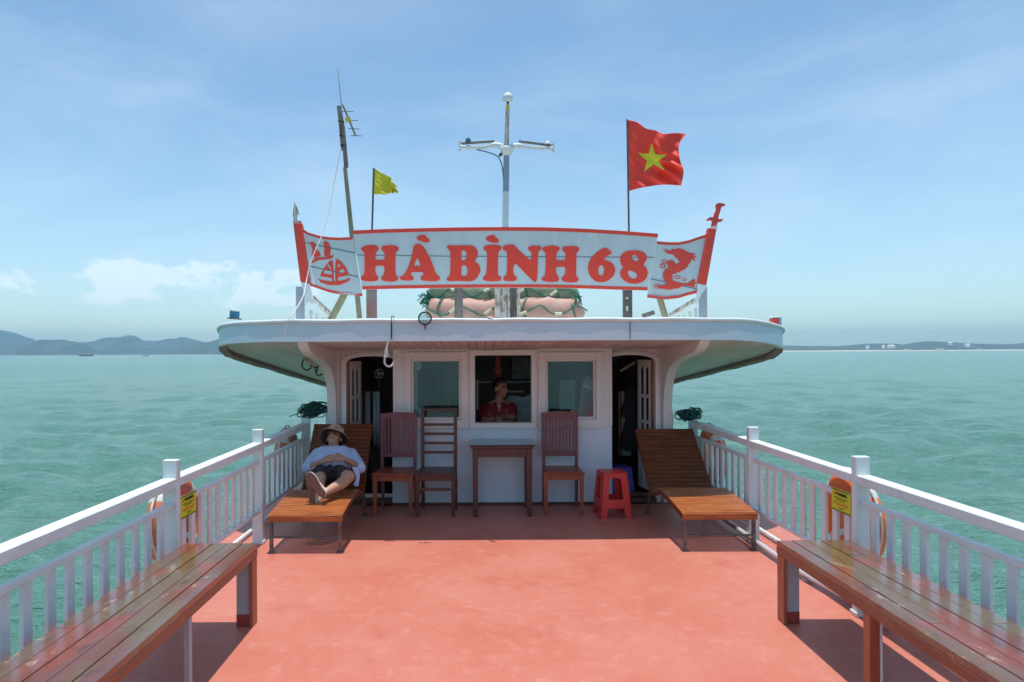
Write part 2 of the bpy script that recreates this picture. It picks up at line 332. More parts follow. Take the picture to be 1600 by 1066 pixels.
# ------------------------------------------------------------------ sea
def make_water():
    na, r0, r1, g = 760, 3.2, 8600.0, .0125
    nr = int(math.log(r1/r0)/g)
    a = np.radians(np.linspace(-62, 62, na)); r = r0*np.exp(np.arange(nr)*g)
    rr, aa = np.meshgrid(r, a, indexing='ij'); X = CX+rr*np.sin(aa); Y = rr*np.cos(aa); Z = np.full_like(X, SEA)
    cell = rr*max(g, math.radians(124)/na)
    rng = np.random.RandomState(3)
    for i in range(84):
        L = .32*(8/.32)**rng.rand(); th = rng.normal(.2, .6); k = 2*math.pi/L; amp = .0125*L**.72*rng.uniform(.5, 1.3)
        ph = rng.rand()*6.28+1.2*np.sin(X*.05*rng.rand()+Y*.04+i)
        w = np.sin(k*(X*math.sin(th)+Y*math.cos(th))+ph); w = 1-2*np.abs(np.sin((k*(X*math.sin(th)+Y*math.cos(th))+ph)/2))**1.0 if i % 3 == 0 else w
        Z += amp*w*np.clip((L/cell-2.5)/3, 0, 1)
    Z = SEA+(Z-SEA)*1.0
    vs = np.stack([X, Y, Z], -1).reshape(-1, 3); nv = len(vs)
    i, j = np.meshgrid(np.arange(nr-1), np.arange(na-1), indexing='ij'); q = (i*na+j)
    f = np.stack([q, q+1, q+1+na, q+na], -1).reshape(-1, 4)
    # coarse rest of the circle, behind and under the boat
    a2 = np.radians(np.linspace(62, 298, 60)); r2 = r0*np.exp(np.linspace(0, math.log(r1/r0), 40)); R2, A2 = np.meshgrid(r2, a2, indexing='ij')
    v2 = np.stack([CX+R2*np.sin(A2), R2*np.cos(A2), np.full_like(R2, SEA-.02)], -1).reshape(-1, 3)
    i, j = np.meshgrid(np.arange(39), np.arange(59), indexing='ij'); q = i*60+j+nv
    f2 = np.stack([q, q+1, q+1+60, q+60], -1).reshape(-1, 4)
    vs = np.concatenate([vs, v2]); f = np.concatenate([f, f2])
    me = bpy.data.meshes.new('water'); me.vertices.add(len(vs)); me.vertices.foreach_set('co', vs.ravel())
    me.loops.add(len(f)*4); me.loops.foreach_set('vertex_index', f[:, ::-1].ravel().astype(np.int32)); me.polygons.add(len(f)); me.polygons.foreach_set('loop_start', np.arange(len(f))*4)
    me.update(); me.shade_smooth()
    m = mat('sea_water', (.030,.150,.128), .12, fine=0, spec=.5); t = m.node_tree; b = t.nodes['Principled BSDF']; tc = N(t, 'ShaderNodeTexCoord').outputs['Object']
    ridge = lambda sc, d, st, lo=(0,0,0): math_(t, 'SUBTRACT', 1.0, math_(t, 'ABSOLUTE', math_(t, 'MULTIPLY_ADD', noise(t, tc, sc, d, .62, st, .3, lo), 2.6, -1.3)))
    r1 = ridge(.85, 6, (.55,1.7,1)); r2 = ridge(2.6, 5, (.6,1.6,1), (3,1,2)); r3 = ridge(.22, 6, (.5,1.6,1), (7,2,1))
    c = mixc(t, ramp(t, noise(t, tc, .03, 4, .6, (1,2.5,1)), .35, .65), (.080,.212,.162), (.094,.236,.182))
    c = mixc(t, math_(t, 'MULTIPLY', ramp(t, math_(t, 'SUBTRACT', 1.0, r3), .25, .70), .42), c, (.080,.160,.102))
    c = mixc(t, math_(t, 'MULTIPLY', ramp(t, math_(t, 'SUBTRACT', 1.0, r1), .18, .60), .66), c, (.050,.132,.106))  # shading of the waves put into the colour, darker in the troughs
    c = mixc(t, math_(t, 'MULTIPLY', ramp(t, r2, .72, 1.0), .35), c, (.15,.31,.27))  # crests lightened in the colour in the same way
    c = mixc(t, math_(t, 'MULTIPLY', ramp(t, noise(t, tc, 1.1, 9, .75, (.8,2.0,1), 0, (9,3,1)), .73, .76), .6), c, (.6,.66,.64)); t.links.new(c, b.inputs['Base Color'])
    for l in list(b.inputs['Roughness'].links): t.links.remove(l)
    b.inputs['Roughness'].default_value = .13; b.inputs['IOR'].default_value = 1.33; b.inputs['Specular IOR Level'].default_value = .40
    hgt = math_(t, 'ADD', math_(t, 'MULTIPLY', r1, .62), math_(t, 'MULTIPLY', r2, .24))
    b1 = N(t, 'ShaderNodeBump', Strength=1.0, Distance=.30); t.links.new(hgt, b1.inputs['Height'])
    b2 = N(t, 'ShaderNodeBump', Strength=.4, Distance=.5); t.links.new(r3, b2.inputs['Height']); t.links.new(b1.outputs[0], b2.inputs['Normal'])
    t.links.new(b2.outputs[0], b.inputs['Normal'])
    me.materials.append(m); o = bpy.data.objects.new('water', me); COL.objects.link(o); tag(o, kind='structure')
make_water()

# ------------------------------------------------------------------ far hills, shore, haze
ROCK = mat('far_rock', (.040,.085,.080), .9, (.07,.10,.095), .012, .8, fine=0, spots=[((.03,.05,.03), .03, .4, .6, .8)])
SAND = mat('sand', (.60,.55,.45), .9, fine=0)
def hills(px0, px1, D, prof, depth, seed, step=4, rough=.16, karst=True):
    "land rising from the sea: a real height field, deep as well as wide; prof gives the skyline in metres over photo columns"
    rng = np.random.RandomState(seed); x0 = at(px0, 550, D).x; x1 = at(px1, 550, D).x; n = int((x1-x0)/(D*step/F)*2)+2; k = 26
    xs = np.linspace(x0, x1, n); ys = np.linspace(0, 1, k); pp = np.array(prof, float); skyline = np.interp((xs-CX)/D*F+VX, pp[:,0], pp[:,1]); env = skyline.copy()
    if karst:
        pxs = (xs-CX)/D*F+VX; skyline = env*.38
        c = px0
        while c < px1:
            w = rng.uniform(6, 20); h = np.interp(c, pp[:,0], pp[:,1])*rng.uniform(.72, 1.18); skyline = np.maximum(skyline, h*np.sqrt(np.clip(1-((pxs-c)/w)**2, 0, 1))**.8); c += w*rng.uniform(1.0, 2.1)
        skyline = .90*np.minimum(skyline, env*1.2)*(1+.07*np.sin(pxs*1.9+seed)+.04*np.sin(pxs*3.7))
    vs = []; ph = rng.rand(8, 3)*6.28
    for j, v in enumerate(ys):
        for i, x in enumerate(xs):
            s = math.sin(math.pi*min(1, v*1.0))**.55 if v < 1 else 0
            w = sum(math.sin(x*(.006*1.7**q)*1.0+ph[q,0]+v*5*(q+1)*.7+ph[q,1])*.5**q for q in range(6))
            z = skyline[i]*s*(1+rough*.5*w*(.5+.5*math.sin(v*9+x*.01)))
            z = z if 0 < i < n-1 else 0
            vs.append((x+rng.uniform(-2, 2), D+(v-.5)*depth+60*math.sin(x*.004+ph[0,2])*(1-abs(2*v-1)), SEA+max(z, -.5)-(1 if s == 0 else 0)))
    fs = [(j*n+i, j*n+i+1, (j+1)*n+i+1, (j+1)*n+i) for j in range(k-1) for i in range(n-1)]
    m = MB(); m.add(vs, fs); o = m.build('hills', ROCK, smooth=50); tag(o, kind='structure')
def P(D, pts, base=552): return [(x, max(0, (base-y))*D/F) for x, y in pts]
hills(-330, 470, 5600, P(5600, [(-330,530),(-200,519),(-80,530),(-20,528),(0,521),(12,517),(30,523),(60,525),(120,530),(150,524),(200,527),(220,524),(260,531),(300,526),(345,529),(400,522),(470,552)]), 900, 2)
hills(-200, 250, 4300, P(4300, [(-200,552),(-150,534),(-90,537),(-20,533),(20,533),(50,535),(75,528),(90,532),(98,530),(106,529),(116,530),(124,538),(132,551),(170,552),(190,540),(210,533),(224,539),(240,551)]), 500, 5)
hills(250, 420, 4000, P(4000, [(250,552),(262,541),(280,538),(292,545),(298,534),(306,525),(314,526),(320,536),(332,531),(345,530),(370,527),(395,534),(420,552)]), 500, 8)
hills(1120, 1800, 3300, P(3300, [(1120,552),(1160,542),(1200,543),(1230,538),(1260,539),(1300,540),(1330,538),(1350,536),(1376,536),(1400,541),(1420,537),(1440,533),(1460,534),(1500,536),(1540,537),(1600,538),(1680,532),(1740,536),(1800,548)], 547.5), 500, 11, rough=.10, karst=False)
def shore():
    m = MB(); a = at(1215, 550, 2950); b = at(1800, 550, 2950)
    xs = np.linspace(a.x, b.x, 60); vs = []
    for i, x in enumerate(xs):
        y = 2950+18*math.sin(x*.01); vs += [(x, y-30, SEA-.6), (x, y-10, SEA+1.6), (x, y+160, SEA+5.5)]
    m.add(vs, [(i*3+j, i*3+3+j, i*3+4+j, i*3+1+j) for i in range(59) for j in (0,1)])
    tag(m.build('beach', SAND), kind='structure')
shore()
FARW = mat('far_white_wall', (.80,.80,.78), .7, fine=0); FARR = mat('far_tan_roof', (.50,.32,.22), .8, fine=0)
def far_building(px, py, w, h, D, roof, label, n=4):
    w *= .8; h *= .75
    c = at(px, py, D); c.z = SEA+2 if py > 543 else c.z
    t = thing('waterfront_building', label, 'building', c, 'far buildings along the shore')
    m = MB().box(c.x-w/2, c.x+w/2, c.y, c.y+14, c.z-8, c.z+h); m.build('wall', FARW, t)
    r = MB(); r.add([(c.x-w/2-1, c.y-1, c.z+h), (c.x+w/2+1, c.y-1, c.z+h), (c.x+w/2+1, c.y+15, c.z+h), (c.x-w/2-1, c.y+15, c.z+h), (c.x-w/2+2, c.y+7, c.z+h+3.5), (c.x+w/2-2, c.y+7, c.z+h+3.5)],
        [(3,2,1,0),(0,1,5,4),(1,2,5),(2,3,4,5),(3,0,4)]); r.build('roof', roof, t)
    for i in range(n): MB().box(c.x-w/2+w*(i+.3)/n, c.x-w/2+w*(i+.7)/n, c.y-.15, c.y+.1, c.z+h*.35, c.z+h*.7).build('window', STEEL, t)
far_building(1357, 543, 9, 5, 2960, FARW, 'small white building at the left end of the far shore settlement')
far_building(1382, 542, 10, 6, 2965, FARW, 'white block just left of the long white roof on the far shore')
far_building(1394, 541.5, 34, 5, 2990, FARW, 'long white roofed hall on the far right shore')
far_building(1419, 544, 30, 5, 2960, FARR, 'long tan roofed building low on the far shore, right of the white hall')
far_building(1470, 544, 40, 6, 2962, FARR, 'widest tan roofed building by the far beach under the hill')
far_building(1486, 537.5, 18, 6, 3080, FARW, 'white building half way up the far hill, left one of two', 3)
far_building(1513, 540, 22, 6, 3040, FARW, 'white building half way up the far hill, right one of two', 3)
far_building(1532, 544, 26, 5, 2964, FARR, 'rightmost tan roofed building near the far beach')
hz = bpy.data.materials.new('haze'); hz.use_nodes = True; t = hz.node_tree; t.nodes.remove(t.nodes['Principled BSDF'])
pv = N(t, 'ShaderNodeVolumePrincipled', Density=.00016, Anisotropy=0); pv.inputs['Color'].default_value = (.46,.77,.95,1); t.links.new(pv.outputs[0], t.nodes['Material Output'].inputs['Volume'])
o = MB().box(-9200, 9200, -9200, 9200, SEA-4, 245).build('haze', hz); tag(o, kind='stuff')

def far_boat(px, D, L, label, cab, tiers):
    c = at(px, 552, D); c.z = SEA
    t = thing('tour_boat', label, 'boat', c, 'far boats on the bay'); x, y, z = c
    h = MB(); n = 9; vs = []
    for i in range(n):
        u = i/(n-1); xx = x-L/2+L*u; w = L*.11*(math.sin(math.pi*min(1, u*.8+.2))**.5); top = z+L*.07+L*.05*(2*u-1)**2
        vs += [(xx, y-w, top), (xx, y-w*.7, z-.3), (xx, y+w*.7, z-.3), (xx, y+w, top)]
    h.add(vs, [(i*4+j, i*4+4+j, i*4+5+j, i*4+1+j) for i in range(n-1) for j in range(3)]+[(i*4+3, i*4+7, i*4+4, i*4) for i in range(n-1)]+[(0,1,2,3),((n-1)*4+3,(n-1)*4+2,(n-1)*4+1,(n-1)*4)])
    h.build('hull', BWOOD, t)
    zz = z+L*.07
    for k in range(tiers):
        w = cab[k]; MB().box(x-L*w/2, x+L*w/2, y-L*.07, y+L*.07, zz, zz+L*.065).build('cabin', FARW, t)
        MB().box(x-L*w/2-.3, x+L*w/2+.3, y-L*.085, y+L*.085, zz+L*.065, zz+L*.08).build('roof', GREYW, t); zz += L*.08
    MB().tube([(x+L*.1, y, zz), (x+L*.1, y, zz+L*.16)], .12, 6).build('mast', GREYW, t)
far_boat(135, 1450, 29, 'larger double decked tour boat far off below the left hills', (.75,.55), 2)
far_boat(228, 1300, 12, 'smaller dark boat right of the double decked one, far off on the left', (.5,), 1)
far_boat(172, 2600, 9, 'tiny low boat at the foot of the left hills between two boats', (.4,), 1)

# ------------------------------------------------------------------ deck and hull
dk = MB(); dk.box(-2.68, 2.68, -2.5, 7.60, -.12, 0); dk.box(-2.68, -1.93, 7.60, 14, -.12, 0); dk.box(1.93, 2.68, 7.60, 14, -.12, 0)
tag(dk.build('deck', DECK, bevel=.01), kind='structure')
def deck_seams():
    t = DECK.node_tree; b = t.nodes['Principled BSDF']; tc = N(t, 'ShaderNodeTexCoord').outputs['Object']; sp = N(t, 'ShaderNodeSeparateXYZ'); t.links.new(tc, sp.inputs[0])
    fr = math_(t, 'FRACT', math_(t, 'ADD', math_(t, 'DIVIDE', sp.outputs[1], 1.22), 10.33)); g = math_(t, 'LESS_THAN', fr, .006)
    n = ramp(t, noise(t, tc, 6, 4), .35, .6)
    t.links.new(mixc(t, math_(t, 'MULTIPLY', math_(t, 'MULTIPLY', g, n), .7), b.inputs['Base Color'].links[0].from_socket, (.40,.12,.09)), b.inputs['Base Color'])
deck_seams()
hl = MB(); ys = [-2.5, 0, 4, 9, 14]; vs = []
for y in ys: vs += [(-2.66, y, -.13), (-2.1, y, SEA-.8), (2.1, y, SEA-.8), (2.66, y, -.13)]
hl.add(vs, [(i*4+j, i*4+4+j, i*4+5+j, i*4+1+j) for i in range(4) for j in range(3)]+[(0,1,2,3),(19,18,17,16)]); tag(hl.build('hull', HULL), kind='structure')

# ------------------------------------------------------------------ railings
def railing(sgn, label):
    X0 = 2.21*sgn; t = thing('deck_railing', label, 'railing', (X0, 4, 0), 'white deck railings')
    posts = [.94, 2.66, 4.38, 6.10, 7.80]; by = .3
    for y in posts:
        top = 1.02 if y < 7 else .97
        MB().box(X0-.046, X0+.046, y-.028, y+.028, .0, top).box(X0-.055, X0+.055, y-.04, y+.04, 0, .03).build('post', WH, t, bevel=.004)
    ends = [-.8]+posts
    for a, b in zip(ends[:-1], ends[1:]):
        a2, b2 = a+.028, b-.028
        MB().box(X0-.044, X0+.044, a2, b2, .845, .906).build('top_rail', WH, t, bevel=.006)
        MB().box(X0-.018, X0+.024, a2, b2, .715, .748).build('mid_rail', WH, t, bevel=.004)
        MB().box(X0-.018, X0+.024, a2, b2, .275, .308).build('bottom_rail', WH, t, bevel=.004)
        n = max(2, round((b-a)/.158)); 
        for k in range(1, n):
            y = a+(b-a)*k/n; j = random.uniform(-.008, .008)
            MB().box(X0-.011, X0+.011, y-.030+j, y+.030+j, .308, .715).build('baluster', WH, t, bevel=.002)
    g = MB().tube([(2.38*sgn, -.8, .035), (2.38*sgn, 7.6, .035)], .018, 8)
    for y in (.5, 2.5, 4.3, 6.1, 7.4): g.box(2.38*sgn-.012, 2.38*sgn+.012, y-.012, y+.012, 0, .03)
    g.build('foot_pipe', WH, t, smooth=40)
    return t
railing(-1, 'white wooden railing along the left side of the deck'); railing(1, 'white wooden railing along the right side of the deck')
pp = MB(); pts = [(2.16, 7.2, .05), (2.15, 6.2, .055), (2.155, 5.2, .05), (2.2, 4.6, .055), (2.235, 4.2, .05), (2.3, 3.3, .055), (2.33, 2.4, .05), (2.36, 1.2, .05)]
t = thing('deck_pipe', 'worn metal pipe running along the deck under the right bench', 'pipe', (2.15, 4, 0))
pp.tube(crspline([Vector(p) for p in pts], 5, False), .021, 10).build('pipe', PIPE, t, smooth=50)
for y, x in ((5.05, 2.19), (4.2, 2.27), (2.6, 2.35)): MB().lathe([(.045,0),(.042,.02),(.02,.03),(.018,.06)], Matrix.Translation((x, y, 0)), 12).build('foot', GLEG, t, smooth=40)

# ------------------------------------------------------------------ wheelhouse
wh = thing('wheelhouse', 'white wooden wheelhouse with wide curved roof at the end of the red deck', 'wheelhouse', (0, 7.6, 0))
YB, YD, YR = 7.59, 7.72, 10.6
def xz(px, py, D): v = at(px, py, D); return v.x, v.z
# centre block with three window openings
def wall_holes(mb, x0, x1, z0, z1, y0, y1, holes, mi=0):
    xs = sorted({x0, x1}|{h[0] for h in holes}|{h[1] for h in holes}); zs = sorted({z0, z1}|{h[2] for h in holes}|{h[3] for h in holes})
    fr = []
    poly = [(x0,z0),(x1,z0),(x1,z1),(x0,z1)]; hs = [[(h[0],h[2]),(h[1],h[2]),(h[1],h[3]),(h[0],h[3])] for h in holes]
    mb.plate(poly, hs, lambda x, z: (x, y0, z), y1-y0, mi)
WIN = [(-.99,-.428,.945,1.628), (-.276,.352,.911,1.662), (.51,1.072,.945,1.620)]
b = MB(); wall_holes(b, -1.175, 1.235, .872, 1.745, YB+.012, YB+.13, WIN); b.build('upper_front_wall', WALL, wh)
MB().box(-1.20, 1.245, YB, YB+.13, .0, .870).build('lower_front_wall', WALLB, wh, bevel=.006)
MB().box(-1.2, 1.245, YB-.008, YB+.012, .0, .03).build('skirting', DWOOD, wh)
for i, (a, c, z0, z1) in enumerate(WIN):
    f = MB(); e = .062 if i == 1 else .075
    for k, (w, y) in enumerate(((e, YB-.006), (.022, YB-.014))):
        o_, i_ = (w, 0) if k == 0 else (e+.0, e-.02)
        f.plate([(a-o_, z0-o_), (c+o_, z0-o_), (c+o_, z1+o_), (a-o_, z1+o_)], [[(a-i_, z0-i_), (c+i_, z0-i_), (c+i_, z1+i_), (a-i_, z1+i_)]], lambda x, z, y=y: (x, y, z), .03 if k == 0 else .012)
    fo = f.build('window_frame', WALL, wh, bevel=.003)
    if i != 1:
        s_ = MB(); s_.plate([(a-.001, z0-.001), (c+.001, z0-.001), (c+.001, z1+.001), (a-.001, z1+.001)], [[(a+.028, z0+.028), (c-.028, z0+.028), (c-.028, z1-.028), (a+.028, z1-.028)]], lambda x, z: (x, YB+.03, z), .03)
        s_.build('sash', WALL, wh, bevel=.002); MB().box(a+.027, c-.027, YB+.042, YB+.046, z0+.027, z1-.027).build('pane', GLASS, wh)
    MB().box(a-.09, c+.09, YB-.03, YB+.012, z0-.095, z0-.072).build('window_sill', WALL, wh, bevel=.004) if i != 1 else None
for x in (-1.175, -.352, .432, 1.235): MB().box(x-.012, x+.012, YB-.002, YB+.02, .872, 1.742).build('pilaster', WALL, wh, bevel=.002)
# door walls with arched openings
def arch(cx, hw, zs, rise, n=14): return [(cx-hw, .0)]+[(cx-hw*math.cos(math.pi*k/n), zs+rise*math.sin(math.pi*k/n)**.75) for k in range(n+1)]+[(cx+hw, .0)]
for sx, (d0, d1, w0, w1) in ((-1, (-1.73, -1.145, -1.85, -1.145)), (1, (1.18, 1.757, 1.18, 1.85))):
    cx = (d0+d1)/2; hw = (d1-d0)/2; ar = arch(cx, hw, 1.575, .085)
    if sx < 0: poly = [(w0, 0)]+ar[0:-1]+[(w1, 1.575), (w1, 1.75), (w0, 1.75)]
    else: poly = [(w0, 1.75), (w0, 1.575)]+ar[1:]+[(w1, 0), (w1, 1.75)]
    MB().plate(poly, [], lambda x, z: (x, YD, z), .06).build('door_wall', PINKW, wh)
    # arched casing
    m = MB(); ins = ar[:-1] if sx < 0 else ar[1:]
    for k, (o_, y) in enumerate(((.055, YD-.022), (.03, YD-.034))):
        big = arch(cx, hw+o_, 1.575, .085+o_*.8); big = big[:-1] if sx < 0 else big[1:]
        m.plate(list(ins)+list(reversed(big)), [], lambda x, z, y=y: (x, y, z), .02 if k == 0 else .010)
    m.build('door_casing', WALL, wh)
    jx = -1.73 if sx < 0 else 1.757
    MB().box(jx-.02 if sx > 0 else jx, jx if sx > 0 else jx+.02, YD+.062, YD+.16, .0, 1.60).build('door_jamb', BWOOD, wh)
    MB().box(d0+.0, d1, YD-.06, YD+.10, .0, .055).build('threshold', DWOOD if sx > 0 else DWOOD, wh, bevel=.004)
    MB().box(d0+.0, d1, YD+.02, YD+.08, .058, .095).build('door_sill', WALL if sx < 0 else DWOOD, wh, bevel=.004)
    # hinged leaf, opened inwards
    hinge = Vector((-1.705 if sx < 0 else 1.735, YD+.10, .1)); far = Vector((-1.63 if sx < 0 else 1.655, YD+.40, .1)); L = (far-hinge).length; dv = (far-hinge).normalized()
    fn = lambda u, z: hinge+dv*u+Vector((0, 0, z)); nrm = Vector((dv.y, -dv.x, 0))*(1 if sx > 0 else -1)
    w = L; top = 1.50
    def pane(u0, u1, z0, z1, arched=False):
        if not arched: return [(u0, z0), (u1, z0), (u1, z1), (u0, z1)]
        return [(u0, z0), (u1, z0), (u1, z1-.06)]+[(u0+(u1-u0)*(.5+.5*math.cos(math.pi*k/8)), z1-.06+.06*math.sin(math.pi*k/8)) for k in range(1, 8)]+[(u0, z1-.06)]
    hs = []; m_ = w*.17; mid = w/2
    for (u0, u1) in ((m_, mid-.012), (mid+.012, w-m_)):
        hs += [pane(u0, u1, 1.10, 1.43, True), pane(u0, u1, .80, 1.06), pane(u0, u1, .52, .76)]
    lf = MB().plate([(0,0),(w,0),(w,top),(0,top)], hs, fn, .032, d=nrm)
    for (u0, u1) in ((m_, mid-.015), (mid+.015, w-m_)):
        for z0, z1 in ((.06,.24), (.28,.48)): lf.plate(pane(u0, u1, z0, z1), [], lambda u, z: fn(u, z)-nrm*.006, .008, d=nrm)
    lo = lf.build('door_leaf', WALL, wh); MB().plate([(m_*.8,.5),(w-m_*.8,.5),(w-m_*.8,1.44),(m_*.8,1.44)], [], lambda u, z: fn(u, z)+nrm*.014, .004, d=nrm).build('leaf_glass', CLEAR, wh)
    # side brackets sweeping forward under the roof
    prof = [(6.36,1.83),(6.42,1.765),(6.55,1.70),(6.8,1.655),(7.05,1.62),(7.3,1.565),(7.45,1.49),(7.56,1.38),(7.62,1.25),(7.65,1.05),(7.66,.6),(7.66,0)]
    cur = crspline([Vector((p[0], p[1], 0)) for p in prof], 4, False)
    poly = [(p.x, p.y) for p in cur]+[(7.80, 0), (7.80, 1.86), (6.36, 1.86)]
    MB().plate(poly, [], lambda y, z, sx=sx: (sx*1.835, y, z), .095, d=(sx,0,0)).build('curved_bracket', mat('bracket_paint', (.76,.75,.72), .5, (.68,.67,.64), 3, .6, bump=.1), wh)
    MB().box(min(sx*1.83, sx*1.93), max(sx*1.83, sx*1.93), 7.80, 13.5, -.1, 1.3).build('side_wall', WALL, wh)
    MB().box(min(sx*1.93, sx*1.99), max(sx*1.93, sx*1.99), 7.82, 7.90, 0, 1.02).build('corner_post', WH, wh, bevel=.004)
# dark room inside
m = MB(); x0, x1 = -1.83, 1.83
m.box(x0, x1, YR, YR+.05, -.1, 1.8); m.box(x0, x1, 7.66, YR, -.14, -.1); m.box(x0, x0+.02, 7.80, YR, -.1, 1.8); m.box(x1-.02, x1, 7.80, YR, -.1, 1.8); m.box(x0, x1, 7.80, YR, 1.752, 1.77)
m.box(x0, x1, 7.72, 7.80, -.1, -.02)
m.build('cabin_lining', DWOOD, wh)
# roof
half = crspline([Vector(p) for p in ((0,6.25,0),(.6,6.25,0),(1.2,6.26,0),(1.9,6.32,0),(2.4,6.50,0),(2.75,6.80,0),(2.95,7.15,0),(3.05,7.5,0),(3.1,8.0,0),(3.1,9.5,0),(3.1,11,0),(3.08,13.6,0))], 5, False)
out = [(-p.x, p.y) for p in reversed(half[1:])]+[(p.x, p.y) for p in half]
def zb(y, x=0): return 1.803-.078*max(0, min(y, 7.1)-6.42)-.118*max(0, y-7.1)-.009*x*max(0, min(1, (y-6.3)/.6))
fa = MB(); n = len(out); vs = []
for (x, y) in out: vs += [(x, y, zb(y, x)), (x, y, zb(y, x)+.185), (x*.985, y+.035 if y < 7.4 else y, zb(y, x)+.185), (x*.985, y+.035 if y < 7.4 else y, zb(y, x))]
fa.add(vs, [(i*4+j, i*4+4+j, i*4+4+(j+1) % 4, i*4+(j+1) % 4) for i in range(n-1) for j in range(4)]); fa.build('fascia', FASC, wh, smooth=50)
def sheet(xa, xb, fn, mt, name, ylim=(6.3, 13.5), flip=False):
    "underside boards between two fore-and-aft lines, following the roof outline at the front"
    def yfront(x): 
        best = None
        for (p, q), (r, s) in zip(out[:-1], out[1:]):
            if min(p, r)-1e-6 <= x <= max(p, r)+1e-6 and abs(r-p) > 1e-6:
                y = q+(s-q)*(x-p)/(r-p); best = y if best is None else min(best, y)
        return best if best is not None else 8.0
    m = MB(); xs = np.linspace(xa, xb, 26); vs = []; k = 18
    for x in xs:
        y0 = yfront(x)+.02
        for j in range(k+1): y = y0+(ylim[1]-y0)*(j/k)**1.3; vs.append((x, y, fn(x, y)))
    m.add(vs, [(i*(k+1)+j, (i+1)*(k+1)+j, (i+1)*(k+1)+j+1, i*(k+1)+j+1) for i in range(25) for j in range(k)]); return m.build(name, mt, wh)
sheet(-1.835, 1.835, lambda x, y: 1.806-.055*max(0, y-6.25), CEIL, 'ceiling', (6.3, 7.74))
sheet(-3.07, -1.93, lambda x, y: zb(y, x)+.012, SOFF, 'soffit'); sheet(1.93, 3.07, lambda x, y: zb(y, x)+.012, SOFF, 'soffit')
sheet(-3.07, 3.07, lambda x, y: zb(y, x)+.16+.05*(1-(x/3.1)**2), WH, 'roof_top')
for sx in (-1, 1):
    lip = MB()
    q = [(x, y) for x, y in out if x*sx > 2.93 and y < 13.5]; q.sort(key=lambda p: p[1]); vs = []
    for i, (x, y) in enumerate(q):
        j = .004*math.sin(i*2.3)+.004*math.sin(i*5.1); vs += [(x+.004*sx, y, zb(y, x)-.001), (x+.004*sx, y, zb(y, x)-.045*min(1, (y-7.0)/.8+.1)+j*min(1, y-7.0)), (x-.075*sx, y+.02, zb(y, x)-.04*min(1, (y-7.0)/.8+.1)), (x-.075*sx, y+.02, zb(y, x)-.001)]
    k = len(q); lip.add(vs, [(i*4+a, i*4+4+a, i*4+4+(a+1) % 4, i*4+(a+1) % 4) for i in range(k-1) for a in range(4)]+[(0,1,2,3)]); lip.build('eave_lip', RUST, wh)
rim = [Vector((x*1.002, y-.005 if abs(x) < 2.6 else y, zb(y, x)+.189+.003*math.sin(x*9))) for x, y in out]
MB().tube(rim, .019, 8).build('roof_rim_pipe', WH, wh, smooth=60)
for px in (612, 985): p = at(px, 515, 6.24); MB().box(p.x-.002, p.x+.002, 6.248 if px > 900 else 6.246, 6.27, 1.815, 1.985).build('fascia_joint', SEAM, wh)
MB().box(-1.80, 1.80, YD-.03, YD-.002, 1.712, 1.732).build('cornice', PINKW, wh) if False else None

# ------------------------------------------------------------------ benches
def bench(sgn, label):
    t = thing('deck_bench', label, 'bench', (1.87*sgn, 2.4, 0), 'plank benches along the railings')
    xi, xo = 1.645*sgn, 2.11*sgn; y0, y1 = .45, 4.33; n = 5; w = (xo-xi)/n
    tp = MB()
    for k in range(n):
        a, c = xi+w*k+.0022*sgn, xi+w*(k+1)-.0022*sgn; cuts = [y0, 2.1+.55*((k*2) % 3)-.3, y1-(.16*(k == 0)+.02*k*0)] if False else [y0, 1.6+.7*((k*2) % 3), y1]
        for p, q in zip(cuts[:-1], cuts[1:]): tp.box(min(a, c), max(a, c), p, q-.0015, .462, .497+.0015*(k % 2))
    tp.build('bench_top', BENCH, t, bevel=.0025)
    MB().box(min(xi, xo)+.032, max(xi, xo)-.032, y0+.05, y1-.035, .452, .4612).build('added_sun_blocker', BENCHE, t)  # unseen board added to keep sun from shining through the plank gaps
    for y in (.94, 2.66, ): MB().box(min(xo+.001*sgn, 2.163*sgn), max(xo+.001*sgn, 2.163*sgn), y-.02, y+.02, .42, .455).build('rail_bracket', STEEL, t)
    MB().box(min(xi, xi+.03*sgn), max(xi, xi+.03*sgn), y0, y1-.0, .415, .4615).box(min(xo, xo-.03*sgn), max(xo, xo-.03*sgn), y0, y1, .415, .4615).box(min(xi, xo)+.03, max(xi, xo)-.03, y1-.03, y1, .415, .4615).build('apron', BENCHE, t, bevel=.002)
    def sb(m, a, b, *r): return m.box(min(a, b), max(a, b), *r)
    for y in (y1, 3.36, 2.50, 1.3):
        for x in (xi,):
            d = sgn if x == xi else -sgn; L = thing
            if y == y1:
                g = sb(MB(), x+.022*d, x+.105*d, y-.085, y-.032, .075, .415).build('leg', GLEG, t, bevel=.002)
                sb(MB(), x, x+.0215*d, y-.10, y-.010, 0, .4145).build('leg_board', BLEG, t, bevel=.002); sb(MB(), x+.022*d, x+.105*d, y-.086, y-.031, 0, .0745).build('leg_foot', mat('deck_red_dark', (.30,.05,.04), .5), t)
            elif sgn > 0:
                sb(MB(), x, x+.05*d, y-.06, y-.005, 0, .4145).build('leg', BLEG, t, bevel=.002); sb(MB(), x+.051*d, x+.062*d, y-.062, y-.02, 0, .4145).build('leg_strip', WH, t)
            else: sb(MB(), x+.004*d, x+.032*d, y-.045, y-.01, 0, .4145).build('leg', GLEG, t, bevel=.002)
    return t
bench(-1, 'long varnished plank bench along the left railing'); bench(1, 'long varnished plank bench along the right railing')

